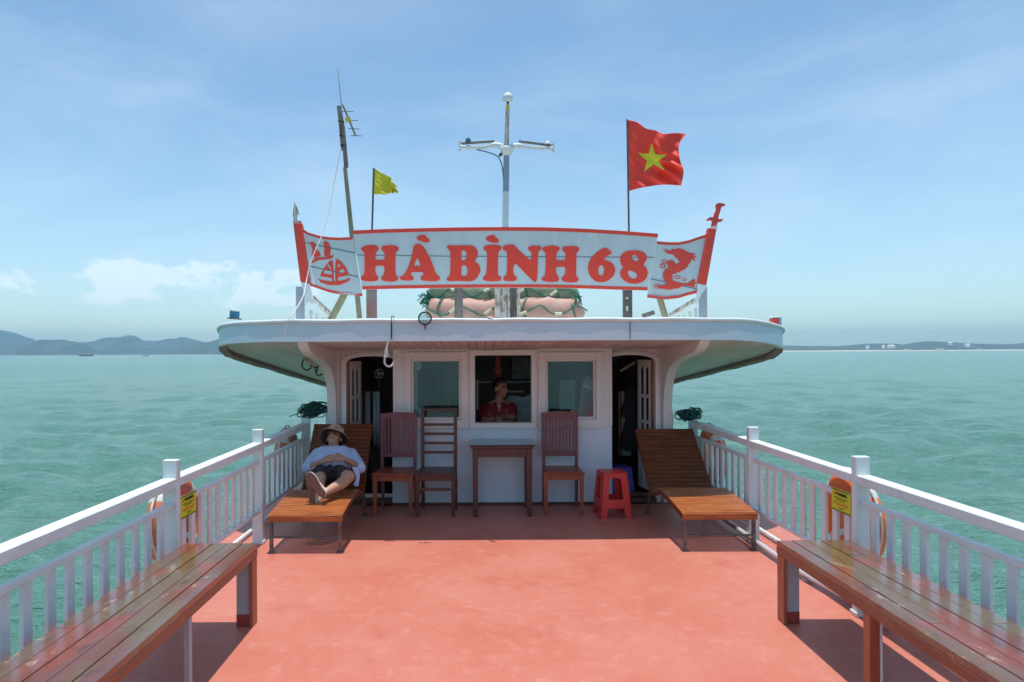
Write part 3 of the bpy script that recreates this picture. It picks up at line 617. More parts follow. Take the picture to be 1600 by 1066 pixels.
# ------------------------------------------------------------------ sun loungers
def lounger(cx, topz, topy, label):
    t = thing('sun_lounger', label, 'sun lounger', (cx, 6.5, 0), 'wooden sun loungers'); w = .318
    P_ = [(5.80,.325),(6.02,.352),(6.25,.374),(6.42,.388),(6.56,.386),(6.68,.352),(6.78,.320),(6.86,.322),(6.94,.358)]
    e = Vector((topy-6.94, topz-.358)); P_ += [(6.94+e.x*k/5, .358+e.y*k/5) for k in range(1, 6)]
    cv = crspline([Vector((0, p[0], p[1])) for p in P_], 10, False); acc = [0]
    for a, b in zip(cv[:-1], cv[1:]): acc.append(acc[-1]+(b-a).length)
    def pt(s):
        for i in range(len(acc)-1):
            if acc[i+1] >= s: f = (s-acc[i])/(acc[i+1]-acc[i]); return cv[i].lerp(cv[i+1], f), (cv[i+1]-cv[i]).normalized()
        return cv[-1], (cv[-1]-cv[-2]).normalized()
    seat, back = MB(), MB(); s = .005; pitch = .0535
    while s < acc[-1]-pitch*.6:
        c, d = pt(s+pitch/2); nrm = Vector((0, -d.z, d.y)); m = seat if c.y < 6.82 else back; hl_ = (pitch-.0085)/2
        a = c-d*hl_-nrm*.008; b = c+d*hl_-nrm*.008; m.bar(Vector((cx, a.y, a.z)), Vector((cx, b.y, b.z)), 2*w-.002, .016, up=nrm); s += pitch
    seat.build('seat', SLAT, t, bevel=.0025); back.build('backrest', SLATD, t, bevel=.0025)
    for sx in (-1, 1):
        fr = MB(); off = [Vector((cx+sx*(w-.02), p.y, p.z)) for p in cv[::3]]; tn = [pt(acc[min(i*3, len(acc)-1)])[1] for i in range(len(off))]
        vs = []
        for p, d in zip(off, tn):
            nn = Vector((0, -d.z, d.y))
            for u, v in ((-.018,-.018),(.018,-.018),(.018,-.055),(-.018,-.055)): vs.append(p+Vector((u,0,0))+nn*v)
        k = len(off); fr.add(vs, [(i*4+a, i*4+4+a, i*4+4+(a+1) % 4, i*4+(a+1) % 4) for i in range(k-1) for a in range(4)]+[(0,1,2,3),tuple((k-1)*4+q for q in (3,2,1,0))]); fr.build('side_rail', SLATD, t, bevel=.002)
        x = cx+sx*(w-.025)
        MB().bar((x, 5.815, .29), (x, 5.815, .0), .028, .024).box(x-.032, x+.032, 5.79, 5.84, 0, .008).build('leg', STEEL, t)
        MB().bar((x, 6.96, .35), (x, 7.10, .0), .026, .022).box(x-.03, x+.03, 7.08, 7.13, 0, .008).build('leg', STEEL, t)
    MB().box(cx-w, cx+w, 5.785, 5.80, .268, .322).build('front_board', SLAT, t, bevel=.003)
    for y in (5.815, 7.05): MB().tube([(cx-w+.03, y, .13), (cx+w-.03, y, .13)], .009, 8).build('stretcher', STEEL, t, smooth=50)
    return t
lounger(-1.715, .945, 7.47, 'wooden slatted sun lounger with the sleeping man on it'); lounger(1.805, .845, 7.53, 'empty wooden slatted sun lounger by the right door')

# ------------------------------------------------------------------ chairs, table, stools
def chair(kind, name, label, group=None):
    t = thing(name, label, 'chair', (0,0,0), group); w = .215; sm = CHS if kind == 'slat' else CHL; bmm = CHB if kind == 'slat' else CHL
    top = 1.035 if kind == 'slat' else 1.09; hb = .19
    sp = [(-w, -.01), (w, -.01), (.195, .42), (-.195, .42)]
    MB().plate([(x, y) for x, y in sp], [], lambda x, y: (x, y, .432+.0), .024, d=(0,0,1)).build('seat', sm, t, bevel=.006)
    MB().box(-.19, .19, .022, .042, .372, .431).box(-.19, -.172, .044, .38, .372, .431).box(.172, .19, .044, .38, .372, .431).build('seat_apron', sm, t, bevel=.002)
    for sx in (-1, 1):
        MB().bar((sx*.185, .03, .431), (sx*.185, .03, 0), .044, .040, up=(0,1,0), w2=.032, h2=.030).build('leg', sm, t, bevel=.003)
        q = MB(); q.bar((sx*.178, .435, 0), (sx*.178, .395, .44), .034, .034, up=(0,1,0)); q.bar((sx*.178, .395, .44), (sx*.180, .415, top-.02), .036, .030, up=(0,1,0)); q.build('back_post', bmm if kind != 'slat' else bmm, t, bevel=.003)
    yb = lambda z: .395+.02*(z-.44)/.58
    if kind == 'slat':
        n = 10; arc = [(-.198+.396*k/n, top+.016*math.sin(math.pi*k/n)) for k in range(n+1)]
        MB().plate([(-.198, top-.045)]+arc+[(.198, top-.045)][:1] if False else [(-.198, top-.05), (.198, top-.05)]+list(reversed(arc)), [], lambda x, z: (x, .398, z), .030).build('top_rail', bmm, t, bevel=.003)
        MB().box(-.16, .16, .390, .412, .565, .612).build('lower_rail', bmm, t, bevel=.003)
        m = MB()
        for k in range(9):
            x = -.144+.036*k; m.bar((x, .401, .612), (x, .412, top-.05), .024, .012, up=(0,1,0))
        m.build('back_slats', bmm, t, bevel=.001)
    else:
        MB().box(-.197, .197, .392, .428, top-.03, top).build('top_rail', bmm, t, bevel=.003); m = MB()
        for z in (.60, .70, .80, .90): MB().box(-.16, .16, yb(z)-.009, yb(z)+.009, z, z+.028).build('ladder_rail', bmm, t, bevel=.002)
        MB().box(-.16, .16, .022, .038, .27, .30).build('stretcher', bmm, t, bevel=.002)
        for sx in (-1, 1): MB().box(sx*.183-.008, sx*.183+.008, .05, .41, .20, .235).build('stretcher', bmm, t, bevel=.002)
    return t
c1 = chair('slat', 'wooden_chair', 'slat backed wooden chair left of the ladder backed chair', 'slat backed wooden chairs')
c3 = copy_tree(c1); c3['label'] = 'slat backed wooden chair between the glass topped table and the red stool'
c1.location = (-1.13, 7.02, 0); c1.rotation_euler.z = rad(-3); c3.location = (.64, 7.04, 0); c3.rotation_euler.z = rad(-1)
c2 = chair('ladder', 'wooden_chair', 'taller dark wooden chair with horizontal ladder back'); c2.location = (-.69, 7.02, 0); c2.rotation_euler.z = rad(-3)
t = thing('side_table', 'dark wooden table with a glass top under the open middle window', 'table', (.005, 7.3, 0)); x0, x1, y0, y1 = -.32, .33, 7.03, 7.50
for x in (x0+.045, x1-.045):
    for y in (y0+.04, y1-.04): MB().bar((x, y, .70), (x, y, 0), .058, .052, up=(0,1,0), w2=.05).build('leg', TBL, t, bevel=.003)
MB().box(x0+.075, x1-.075, y0+.02, y0+.045, .615, .70).box(x0+.02, x0+.04, y0+.07, y1-.07, .615, .70).box(x1-.04, x1-.02, y0+.07, y1-.07, .615, .70).build('table_apron', TBL, t, bevel=.002)
MB().box(x0, x1, y0, y1, .702, .735).build('table_top', TBL, t, bevel=.005); MB().box(x0-.02, x1+.02, y0-.02, y1+.01, .7365, .744).build('glass_top', glassy('table_glass', (.35,.5,.48), (.2,.3,.3), .2), t, bevel=.002)

def stool(name, label, m, loc, rz, h=.46):
    t = thing(name, label, 'stool', (0,0,0)); b, a = .168, .128
    MB().plate([(x, y) for x, y in [(-a,-a+.02),(-a+.02,-a),(a-.02,-a),(a,-a+.02),(a,a-.02),(a-.02,a),(-a+.02,a),(-a,a-.02)]], [], lambda x, y: (x, y, h-.012), .012, d=(0,0,1)).build('stool_seat', m, t, bevel=.004)
    q = MB()
    for k in range(4):
        R_ = Matrix.Rotation(math.pi/2*k, 4, 'Z'); f = lambda u, z: R_ @ Vector((u*(b+(a-b)*z/h), -(b+(a-b)*z/h), z))
        f2 = lambda u, z: R_ @ Vector((u*(b+(a-b)*z/h), -(b+(a-b)*z/h), z))
        outer = [(-1,0),(-.58,0),(-.52,.10),(.52,.10),(.58,0),(1,0),(1,h-.012),(-1,h-.012)]
        hole = [(-.50,.19),(.50,.19),(.46,h-.09),(.36,h-.055),(-.36,h-.055),(-.46,h-.09)]
        q.plate(outer, [hole], f2, .012, d=tuple(R_ @ Vector((0,1,0))))
    q.build('stool_frame', m, t, bevel=.0015); t.location = loc; t.rotation_euler.z = rz; return t
stool('plastic_stool', 'red plastic stool by the right doorway', REDP, (1.145, 7.10, 0), rad(4)); stool('plastic_stool', 'blue plastic stool just inside the right doorway', BLUEP, (1.40, 8.05, -.1), rad(8), .45)

# ------------------------------------------------------------------ the name board on the roof
BD = 7.30
def crop(ox, oy, k): return lambda pts: [(ox+x/k, oy+y/k) for x, y in pts]
def smooth2(pts, n=5): return [(p.x, p.y) for p in crspline([Vector((a, b, 0)) for a, b in pts], n)]
flat = lambda off: (lambda px, py: at(px, py, BD)+Vector((0, off, 0)))
nb = thing('name_board', 'wide white roof board reading HÀ BÌNH 68 in big red letters', 'sign', at(790, 452, BD))
top = smooth2([(551,361),(600,358.8),(660,357.3),(730,356),(790,355.6),(850,356),(910,358),(970,361.5),(1028,366)], 1); bot = [(1012,454),(960,452.6),(900,450.6),(840,449.6),(780,449.6),(700,450),(630,451),(566,452.5)]
bo = MB().plate(top+bot, [], flat(0), .03).build('board', SIGNB, nb)
def strip(path, w, off=-.004, th=.003, fn=None):
    m = MB(); fn = fn or flat(off); a = [(x, y) for x, y in path]; b = [(x, y+w) for x, y in reversed(path)]; return m.plate(a+b, [], fn, th)
strip([(x, y-.6) for x, y in top], 5.6).build('top_stripe', REDS, nb); strip([(x, y-5) for x, y in reversed(bot)], 5).build('bottom_stripe', REDS, nb)
m = MB().plate([(558,398.4),(700,400.2),(1023,402.0),(1023,402.7),(700,400.9),(558,399.1)], [], flat(-.0045), .003); m.build('board_seam', SEAM, nb)
k1 = crop(550,350,9.69); k2 = crop(670,350,9.69); k3 = crop(780,350,9.69); k4 = crop(900,350,8.885)
G = [
 (k1, [(140,380),(170,345),(260,322),(350,325),(395,345),(405,380),(390,405),(365,430),(355,480),(362,530),(385,546),(425,548),(470,547),(492,535),(495,480),(488,430),(455,405),(445,375),(460,340),(560,325),(650,328),(695,350),(708,385),(695,410),(665,430),(658,500),(658,700),(662,760),(690,800),(698,830),(680,860),(600,875),(500,868),(455,850),(440,825),(455,795),(480,770),(493,700),(488,650),(470,636),(380,636),(358,650),(355,700),(360,750),(395,800),(400,830),(380,860),(280,872),(180,862),(135,835),(135,810),(170,780),(188,740),(192,600),(190,480),(182,430),(150,405)], []),
 (k1, [(940,330),(985,305),(1040,312),(1100,370),(1168,490),(1223,620),(1273,750),(1325,800),(1333,825),(1303,860),(1223,868),(1100,862),(1050,850),(1038,825),(1050,795),(1075,775),(1080,750),(1060,732),(985,730),(910,732),(893,750),(895,775),(925,800),(935,825),(915,852),(850,860),(760,852),(725,830),(725,805),(770,785),(800,750),(860,630),(905,490),(922,400),(930,350)], [[(988,520),(1012,560),(1040,625),(1025,636),(955,636),(942,625),(965,560)]]),
 (k1, [(980,212),(1010,180),(1060,165),(1110,170),(1115,190),(1150,215),(1176,245),(1165,275),(1120,285),(1040,262),(990,237)], []),
 (k2, [(275,360),(285,335),(310,325),(450,328),(620,325),(690,345),(735,400),(740,460),(720,530),(692,566),(740,600),(775,660),(778,720),(740,800),(690,850),(620,870),(450,864),(310,868),(275,850),(272,825),(310,795),(322,740),(328,600),(325,440),(310,400)], [[(495,430),(520,402),(550,408),(570,440),(570,510),(548,548),(515,558),(496,540)], [(495,650),(520,628),(555,632),(580,670),(584,740),(570,780),(530,792),(500,780),(494,740)]]),
 (k2, [(825,370),(850,335),(930,318),(1020,320),(1085,335),(1105,365),(1090,395),(1060,420),(1050,480),(1045,700),(1050,770),(1090,805),(1095,830),(1075,860),(980,870),(880,865),(830,850),(820,825),(835,795),(862,770),(872,700),(882,550),(880,450),(865,410),(835,395)], []),
 (k2, [(865,225),(890,190),(950,172),(998,175),(1005,200),(1045,225),(1060,255),(1045,282),(990,288),(920,270),(880,250)], []),
 (k3, [(55,370),(70,335),(130,318),(220,322),(300,400),(400,490),(460,545),(478,540),(488,500),(485,430),(450,405),(437,375),(450,345),(520,332),(610,335),(640,360),(635,385),(600,420),(588,470),(582,650),(578,800),(560,870),(540,882),(510,865),(400,755),(330,680),(280,630),(250,612),(225,625),(213,680),(213,740),(235,780),(265,815),(260,845),(230,865),(150,868),(80,860),(62,835),(68,805),(105,770),(115,700),(120,560),(118,470),(105,420),(65,395)], []),
 (k3, [(652,380),(680,350),(780,330),(870,338),(912,360),(912,395),(880,425),(862,480),(868,540),(895,552),(940,553),(980,551),(1000,530),(1003,470),(990,430),(960,405),(957,370),(985,345),(1080,338),(1165,342),(1205,362),(1210,395),(1192,425),(1172,440),(1168,520),(1165,700),(1168,785),(1196,823),(1200,850),(1180,876),(1120,888),(1050,885),(960,865),(945,840),(955,810),(985,780),(1000,730),(998,668),(980,652),(885,652),(862,668),(862,740),(900,815),(905,845),(880,872),(780,880),(690,870),(645,850),(640,825),(665,800),(690,770),(700,650),(705,520),(695,440),(665,405)], []),
 (k4, [(400,336),(430,338),(470,372),(495,400),(480,420),(440,440),(400,475),(395,498),(430,510),(490,540),(530,590),(542,650),(525,710),(480,760),(420,800),(350,810),(270,795),(210,740),(175,670),(168,590),(185,520),(230,450),(300,385),(360,348)], [[(350,575),(380,595),(390,650),(375,705),(345,720),(318,700),(308,650),(320,595)]]),
 (k4, [(690,385),(760,370),(850,370),(920,385),(970,430),(980,480),(960,530),(932,568),(965,600),(990,650),(992,700),(970,760),(920,805),(850,828),(770,828),(690,800),(640,760),(615,710),(615,660),(650,605),(625,560),(612,500),(630,430)], [[(770,450),(800,432),(840,442),(865,480),(860,510),(835,522),(795,500),(775,475)], [(718,665),(740,648),(790,660),(835,690),(848,730),(830,755),(790,762),(750,745),(725,710)]])]
for k, o_, hs in G:
    MB().plate(smooth2(k(o_), 4), [smooth2(k(h), 4) for h in hs], flat(-.0075), .007).build('letter', REDS, nb)
# side panels, swept back and outwards
pd = lambda px: BD+.02+(.0045*max(0, 560-px) if px < 790 else .0045*max(0, px-1018))
pf = lambda off: (lambda px, py: at(px, py, pd(px)+off))
kL = crop(450,310,6.267); kR = crop(1005,310,6.271)
pl = thing('emblem_board', 'left roof panel painted with a red sailing junk beside the name board', 'sign', at(510, 460, pd(510)))
tl = [(145,300),(200,335),(300,365),(400,380),(500,385),(632,378)]; bl = [(728,960),(640,950),(500,940),(400,920),(300,885),(185,845)]
MB().plate(kL(tl+bl), [], pf(0), .022).build('board', SIGNB, pl)
strip(kL(tl), 4, fn=pf(-.005)).build('stripe', REDS, pl); strip([(x, y-4) for x, y in kL(list(reversed(bl)))], 4, fn=pf(-.005)).build('stripe', REDS, pl)
MB().plate(kL([(148,330),(165,332),(270,850),(240,850)]), [], pf(-.004), .003).build('edge_trim', WH, pl)
for q in ([(155,428),(655,533),(655,539),(155,434)], [(205,660),(690,768),(690,774),(205,666)]): MB().plate(kL(q), [], pf(-.0045), .0035).build('board_seam', SEAM, pl)
for q, hs in (([(215,435),(240,422),(262,440),(268,490),(310,530),(318,560),(300,572),(235,570),(228,555),(240,500),(225,465)], []), ([(345,430),(370,415),(400,440),(415,490),(415,545),(400,565),(360,568),(352,550),(355,480)], []),
    ([(258,578),(300,580),(380,572),(440,555),(445,570),(420,592),(300,605),(235,635),(230,620),(258,600)], []),
    ([(410,608),(438,612),(444,700),(445,812),(430,815),(430,782),(312,762),(330,720),(365,665)], [[(392,642),(424,688),(428,708),(384,660)], [(362,692),(430,712),(430,750),(345,735)]]),
    ([(468,592),(510,612),(560,670),(592,740),(570,757),(490,772),(480,815),(464,815),(460,700)], [[(485,640),(512,652),(488,688)], [(500,708),(540,690),(560,716),(486,748)]]),
    ([(290,785),(340,802),(430,817),(540,802),(610,780),(590,815),(500,850),(400,850),(320,825)], [])):
    MB().plate(kL(q), [kL(h) for h in hs], pf(-.008), .006).build('painted_junk', REDS, pl)
def post_with(t, q, name='red_post'): MB().plate(q, [], pf(-.03), .07).build(name, REDS, t, bevel=.004)
post_with(pl, kL([(50,245),(135,245),(210,835),(120,815)]))
MB().plate(kL([(48,245),(137,245),(130,215),(84,222),(86,168),(110,155),(95,105),(62,30),(50,110),(45,170),(55,190),(52,222)]), [], pf(-.012), .03).build('spear_tip', RUSTW, pl, bevel=.003)
MB().plate(kL([(122,818),(210,838),(228,930),(245,1040),(205,1015),(172,1055),(158,930)]), [], pf(-.034), .03).build('spear_base', WH, pl, bevel=.003)
pr = thing('emblem_board', 'right roof panel painted with a red dragon beside the name board', 'sign', at(1060, 465, pd(1060)))
tl = [(135,420),(250,430),(350,430),(450,410),(550,375),(630,350)]; bl = [(530,925),(450,945),(350,975),(220,990),(120,980),(40,970)]
MB().plate(kR(tl+bl), [], pf(0), .022).build('board', SIGNB, pr)
strip(kR(tl), 4.4, fn=pf(-.005)).build('stripe', REDS, pr); strip([(x, y-4) for x, y in kR(list(reversed(bl)))], 4.4, fn=pf(-.005)).build('stripe', REDS, pr)
MB().plate(kR([(75,786),(120,795),(520,884),(520,890),(120,801),(75,792)]), [], pf(-.0045), .0035).build('board_seam', SEAM, pr)
dr = [(270,512),(288,495),(312,500),(330,494),(345,490),(380,495),(420,515),(460,535),(522,545),(488,556),(532,581),(492,580),(516,616),(476,596),(470,610),(462,632),(455,622),(452,648),(442,640),(438,676),(425,670),(415,700),(405,688),(385,716),(375,704),(350,732),(342,716),(320,742),(305,738),(280,752),(300,765),(272,775),(300,790),(278,798),(315,815),(345,822),(400,832),(440,828),(465,812),(485,792),(522,800),(500,812),(524,832),(498,842),(512,872),(460,862),(400,852),(345,882),(300,885),(285,893),(230,893),(190,885),(150,886),(160,868),(150,850),(210,852),(238,840),(222,815),(202,780),(198,740),(215,700),(252,678),(240,655),(230,632),(240,628),(238,612),(252,616),(256,602),(268,612),(282,600),(288,614),(302,606),(308,622),(318,646),(360,625),(345,600),(315,578),(290,548),(240,542),(190,500),(245,520),(212,488),(250,510)]
MB().plate(kR(dr), [], pf(-.008), .006).build('painted_dragon', REDS, pr)
def ring(k, cx, cy, rx, ry, w, t):
    a = [(cx+rx*math.cos(i*math.pi/10), cy+ry*math.sin(i*math.pi/10)) for i in range(20)]; b = [(cx+(rx-w)*math.cos(i*math.pi/10), cy+(ry-w)*math.sin(i*math.pi/10)) for i in range(20)]
    MB().plate(k(a), [k(b)], pf(-.008), .006).build('painted_ring', REDS, t)
ring(kR, 196, 665, 28, 22, 8, pr); ring(kR, 338, 772, 30, 18, 7, pr); ring(kR, 405, 795, 20, 18, 6, pr); ring(kR, 132, 862, 24, 20, 7, pr); ring(kR, 210, 620, 22, 20, 6, pr)
post_with(pr, kR([(640,290),(720,300),(620,850),(535,835)]))
MB().plate(smooth2(kR([(715,60),(745,45),(790,52),(805,70),(770,85),(755,130),(737,188),(750,205),(782,200),(770,225),(732,235),(722,262),(672,272),(680,225),(660,213),(635,220),(628,205),(655,185),(688,183),(700,150),(718,110)]), 3), [], pf(-.01), .03).build('dagger_hilt', REDS, pr)
MB().plate(kR([(640,292),(722,300),(732,262),(700,270),(665,282)]), [], pf(-.02), .03).build('post_cap', WH, pr); MB().plate(kR([(535,835),(620,852),(612,885),(560,960),(525,1050),(518,1040),(530,930)]), [], pf(-.034), .03).build('post_foot', WH, pr, bevel=.003)
# supports under the boards
RT = 1.93
def stud(px0, px1, py, D, m, name, label, cat='post', py1=None, zb_=RT, th=.05):
    a, b = at(px0, py, D), at(px1, py, D); t = MB().box(a.x, b.x, D, D+th, zb_, a.z).build(name, m, None, bevel=.003); return tag(t, label, cat)
stud(572, 588, 445, 7.36, mat('peeling_red_post', (.32,.15,.12), .7, (.26,.25,.24), 5, .9, sc=(2,2,1), bump=.3, spots=[((.45,.42,.38), 11, .62, .7, .8)]), 'board_post', 'peeling reddish post under the left end of the name board')
stud(710, 723, 446, 7.36, GREYW, 'board_post', 'weathered grey post in front of the rolled green canvas')
g = stud(974, 988, 446, 7.36, STEEL, 'board_post', 'dark drilled steel post under the right end of the name board')
for py, r_ in ((466, .008), (482, .016)): p = at(980, py, 7.35); q = MB().box(p.x-.012, p.x+.012, 7.352, 7.358, p.z-r_*1.5, p.z+r_*1.5).build('slot', FLOAT, g)
def pole(name, label, cat, a, b, r, m, r2=None):
    return tag(MB().tube([a, a.lerp(b, .5), b], [r, (r+(r2 or r))/2, r2 or r], 10).build(name, m, None, smooth=60), label, cat)
pole('brace_pole', 'olive slanting brace pole below the left panel', 'pole', at(517, 500, 7.85), at(546, 445, 7.75), .040, OLIVE)
pole('brace_pole', 'olive slanting brace pole below the right panel', 'pole', at(1041, 500, 7.85), at(1026, 450, 7.75), .036, OLIVE)
for sx, (pa, pb, lab) in enumerate((((462,474),(484,506), 'left'), ((1094,1105),(1060,1086), 'right'))):
    a, b = at(pa[0], 448, 7.75), at(pa[1], 448, 7.75); t = thing('stair_railing', '%s roof stair railing with turned white balusters under the %s' % (lab, 'junk panel' if sx == 0 else 'dragon panel'), 'railing', (a.x, 7.75, RT))
    MB().box(a.x, b.x, 7.75, 7.81, RT, a.z).build('post', GLEG, t, bevel=.004)
    for k in range(4):
        px = (486+9*k) if sx == 0 else (1087-9*k); y = 7.95+.13*k; c = at(px, 500, y)
        MB().lathe([(.014,0),(.026,.02),(.012,.05),(.03,.10),(.022,.15),(.012,.18),(.02,.20),(.02,.26-.03*k)], Matrix.Translation((c.x, y, RT+.01)), 10).build('baluster', WH, t, smooth=50)
    p0, p1 = (at(487, 464, 7.9), at(517, 492, 8.4)) if sx == 0 else (at(1088, 468, 7.9), at(1048, 492, 8.4))
    MB().bar(p0, p1, .05, .035).build('handrail', RUSTW, t)
tag(MB().bar(at(1004, 494, 8), at(1022, 488, 8), .05, .05).build('timber_offcut', GREYW), 'weathered timber offcut lying on the roof right of the steel post', 'timber')

# ------------------------------------------------------------------ mast, aerial, flags
ms = thing('mast', 'white mast with crossarms and a domed lamp rising behind the name board', 'mast', at(791, 497, 7.8))
pt = lambda px, py, D=7.8: at(px, py, D)
m = MB(); 
for x0, x1, dy in ((773,781,0),(781.5,792,.03),(792.5,796,.0),(807,812,.02)):
    a, b = pt(x0, 447), pt(x1, 447); m.box(a.x, b.x, 7.72+dy, 7.80+dy, RT, a.z)
m.build('base_frame', RUSTW, ms); a, b = pt(796, 447), pt(807, 447); MB().box(a.x, b.x, 7.80, 7.88, RT, a.z).build('base_core', GREYW, ms)
MB().tube([pt(788.5, 450), pt(790.5, 300)], [.043, .036], 12).build('pole', WH, ms, smooth=60); MB().tube([pt(790.5, 300), pt(791.5, 238)], [.036, .033], 12).build('pole', mat('grey_blue_paint', (.30,.40,.46), .5, (.24,.32,.38), 5, .7), ms, smooth=60)
MB().tube([pt(791.5, 240), pt(792, 210), pt(793, 172)], [.028, .026, .024], 12).build('topmast', RUSTW, ms, smooth=60)
MB().tube([pt(793, 173), pt(793.5, 163)], [.026, .018], 12).build('yellow_band', YELM, ms, smooth=60); MB().tube([pt(793.5, 163), pt(793.5, 156)], .013, 10).build('lamp_neck', BLACK, ms)
c = pt(793.7, 152); MB().lathe([(.02,-.055),(.055,-.035),(.062,-.005),(.048,.028),(.02,.048),(.006,.055),(.003,.085)], Matrix.Translation(c), 16).build('mast_lamp', WH, ms, smooth=50)
MB().lathe([(.03,-.09),(.05,-.07),(.085,-.01),(.075,.015),(.055,.02),(.03,.03)], Matrix.Translation(pt(791.5, 232)), 16).build('collar', WH, ms, smooth=50)
for sx in (-1, 1):
    ps = [(791.5+sx*6, 229), (791.5+sx*20, 226.5 if sx < 0 else 228), (791.5+sx*40, 230.5), (791.5+sx*72, 229.5 if sx < 0 else 232)]
    MB().tube([pt(x, y) for x, y in crspline([Vector((x, y, 0)) for x, y in ps], 4, False) and [(v.x, v.y) for v in crspline([Vector((x, y, 0)) for x, y in ps], 4, False)]], [.03]*5+[.022]*8, 10).build('crossarm', WH, ms, smooth=60)
    y1 = 224.5 if sx < 0 else 227.5; MB().bar(pt(791.5+sx*19, 221), pt(791.5+sx*70, y1), .03, .018).build('arm_batten', RUST, ms)
    MB().tube([pt(791.5+sx*72.5, y1-3), pt(791.5+sx*73, y1+11)], .014, 10).build('end_cap', WH, ms)
MB().lathe([(.033,0),(.034,.02),(.026,.045),(.012,.058),(.001,.062)], Matrix.Translation(pt(731.5, 223)), 16).build('signal_lamp', TEAL, ms, smooth=50)
MB().lathe([(.03,0),(.028,.012),(.012,.03),(.002,.045)], Matrix.Translation(pt(855.5, 225.5)), 12).build('signal_lamp', WH, ms, smooth=50)
MB().tube(crspline([pt(745, 234), pt(762, 238), pt(775, 243), pt(781, 250), pt(785, 262), pt(787, 285), pt(788, 300)], 4, False), .006, 6).build('cable', CABLE, ms); MB().tube([pt(780, 244), pt(784, 240)], .018, 8).build('cable_clamp', STEEL, ms)
aer = thing('aerial_mast', 'tall leaning grey pole with a small television aerial', 'aerial', at(562, 500, 7.65)); A = lambda px, py: at(px, py, 7.65)
MB().tube([A(562, 500), A(549, 360), A(539, 262)], [.030, .027, .022], 10).build('pole', OLIVE, aer, smooth=60); MB().tube([A(541, 262), A(536, 200), A(530.5, 166)], [.026,.022,.018], 8).build('upper_pole', GREYW, aer, smooth=60)
MB().tube([A(535, 235), A(531, 190), A(528.5, 166)], .016, 8).build('lashed_pole', GREYW, aer, smooth=60); MB().tube([A(534, 168), A(531, 140), A(528, 108)], [.012,.009,.004], 8).build('whip', PIPE, aer, smooth=60)
for y in (190, 213, 228): p = A(531+(y-166)*.09, y); MB().torus(p, .03, .008, Matrix.Rotation(.2, 4, 'Y'), 14, 6).build('lashing', CABLE, aer)
MB().tube([A(535, 164), A(539, 172), A(556, 213)], .011, 6).build('aerial_boom', OLIVE, aer)
for x, y in ((541,174),(548,188),(551,201),(555,212)): MB().tube([A(x-7, y), A(x+11, y+.6)], .004, 5).build('aerial_rod', STEEL, aer)
MB().bar(A(540, 188), A(548, 186), .04, .045).build('dipole_box', YELM, aer)
tag(MB().tube(crspline([at(533,232,7.6), at(523,280,7.5), at(514,330,7.35), at(503,368,7.2), at(487,405,7.05), at(479,438,6.95), at(474,462,6.7), at(462,484,6.40), at(451.5,497,6.27), at(448,508,6.26), at(444,527,6.25)], 6, False), .006, 6).build('guy_rope', ROPEW), 'thin white rope hanging from the aerial pole down to the left roof edge', 'rope')
def flag(name, label, pole_pts, top, bot, side, mats, matfn, D, nu=110, nv=90, amp=.05, group=None):
    t = thing(name, label, 'flag', pole_pts[0], group); MB().tube(pole_pts, .011, 8).build('pole', STEEL, t, smooth=60)
    T = crspline([Vector((x, y, 0)) for x, y in top], 12, False); B = crspline([Vector((x, y, 0)) for x, y in bot], 12, False); R_ = crspline([Vector((x, y, 0)) for x, y in side], 12, False)
    def ev(P, u): f = u*(len(P)-1); i = min(int(f), len(P)-2); return P[i].lerp(P[i+1], f-i)
    L0, L1 = Vector((top[0][0], top[0][1], 0)), Vector((bot[0][0], bot[0][1], 0))
    vs = []
    for j in range(nv+1):
        v = j/nv
        for i in range(nu+1):
            u = i/nu; p = ev(T, u)*(1-v)+ev(B, u)*v+L0.lerp(L1, v)*(1-u)+ev(R_, v)*u-(T[0]*(1-u)*(1-v)+T[-1]*u*(1-v)+B[0]*(1-u)*v+B[-1]*u*v)
            d = amp*u**.7*(math.sin(7*u-3.2*v+.6)+.5*math.sin(15*u+5*v)+.35*math.sin(24*u-16*v)*(v))+amp*.8*v*u*math.sin(30*(v-.55*u))
            vs.append(at(p.x, p.y, D+d))
    m = MB(); m.add(vs, [(j*(nu+1)+i, j*(nu+1)+i+1, (j+1)*(nu+1)+i+1, (j+1)*(nu+1)+i) for j in range(nv) for i in range(nu)])
    m.m = [matfn((i+.5)/nu, (j+.5)/nv) for j in range(nv) for i in range(nu)]
    o = m.build('cloth', mats, t, mods=[('SOLIDIFY', dict(thickness=.0025, offset=0))]); return t
def star(u, v, cx=.50, cy=.52, R=.27, asp=.98):
    x, y = (u-cx)*asp, v-cy; a = math.atan2(x, -y); r = math.hypot(x, y); s = 2*math.pi/5; a = abs((a+s/2) % s-s/2); r1, r0 = R, R*.382; 
    return 1 if r < r0*r1*math.sin(s/2)/(r0*math.sin(s/2-a)+r1*math.sin(a)) else 0
flag('national_flag', 'red flag with a yellow star flying on the roof', [at(984, 447, 7.45), at(980, 187, 7.45)], [(979,187),(995,191),(1010,201),(1024,204),(1036,209),(1055,208),(1072,209.5)], [(982,299),(992,296),(1010,292),(1032,289),(1050,289),(1064,290)], [(1072,209.5),(1061,226),(1062,248),(1068,268),(1064,290)], [FLAGR, FLAGY], star, 7.45, amp=.045)
def ragged(u, v): return 0
flag('signal_flag', 'small ragged lime yellow flag beside the aerial pole', [at(579, 447, 7.5), at(584, 263, 7.5)], [(584,262),(593,268),(602,273),(611,278),(612,283),(617,288),(621,293)], [(583,304),(592,303.5),(604,304),(611,301),(614,303),(617,300),(620,303)], [(621,293),(618,296),(622,299),(620,303)], [FLAGG], ragged, 7.5, 60, 40, amp=.03)

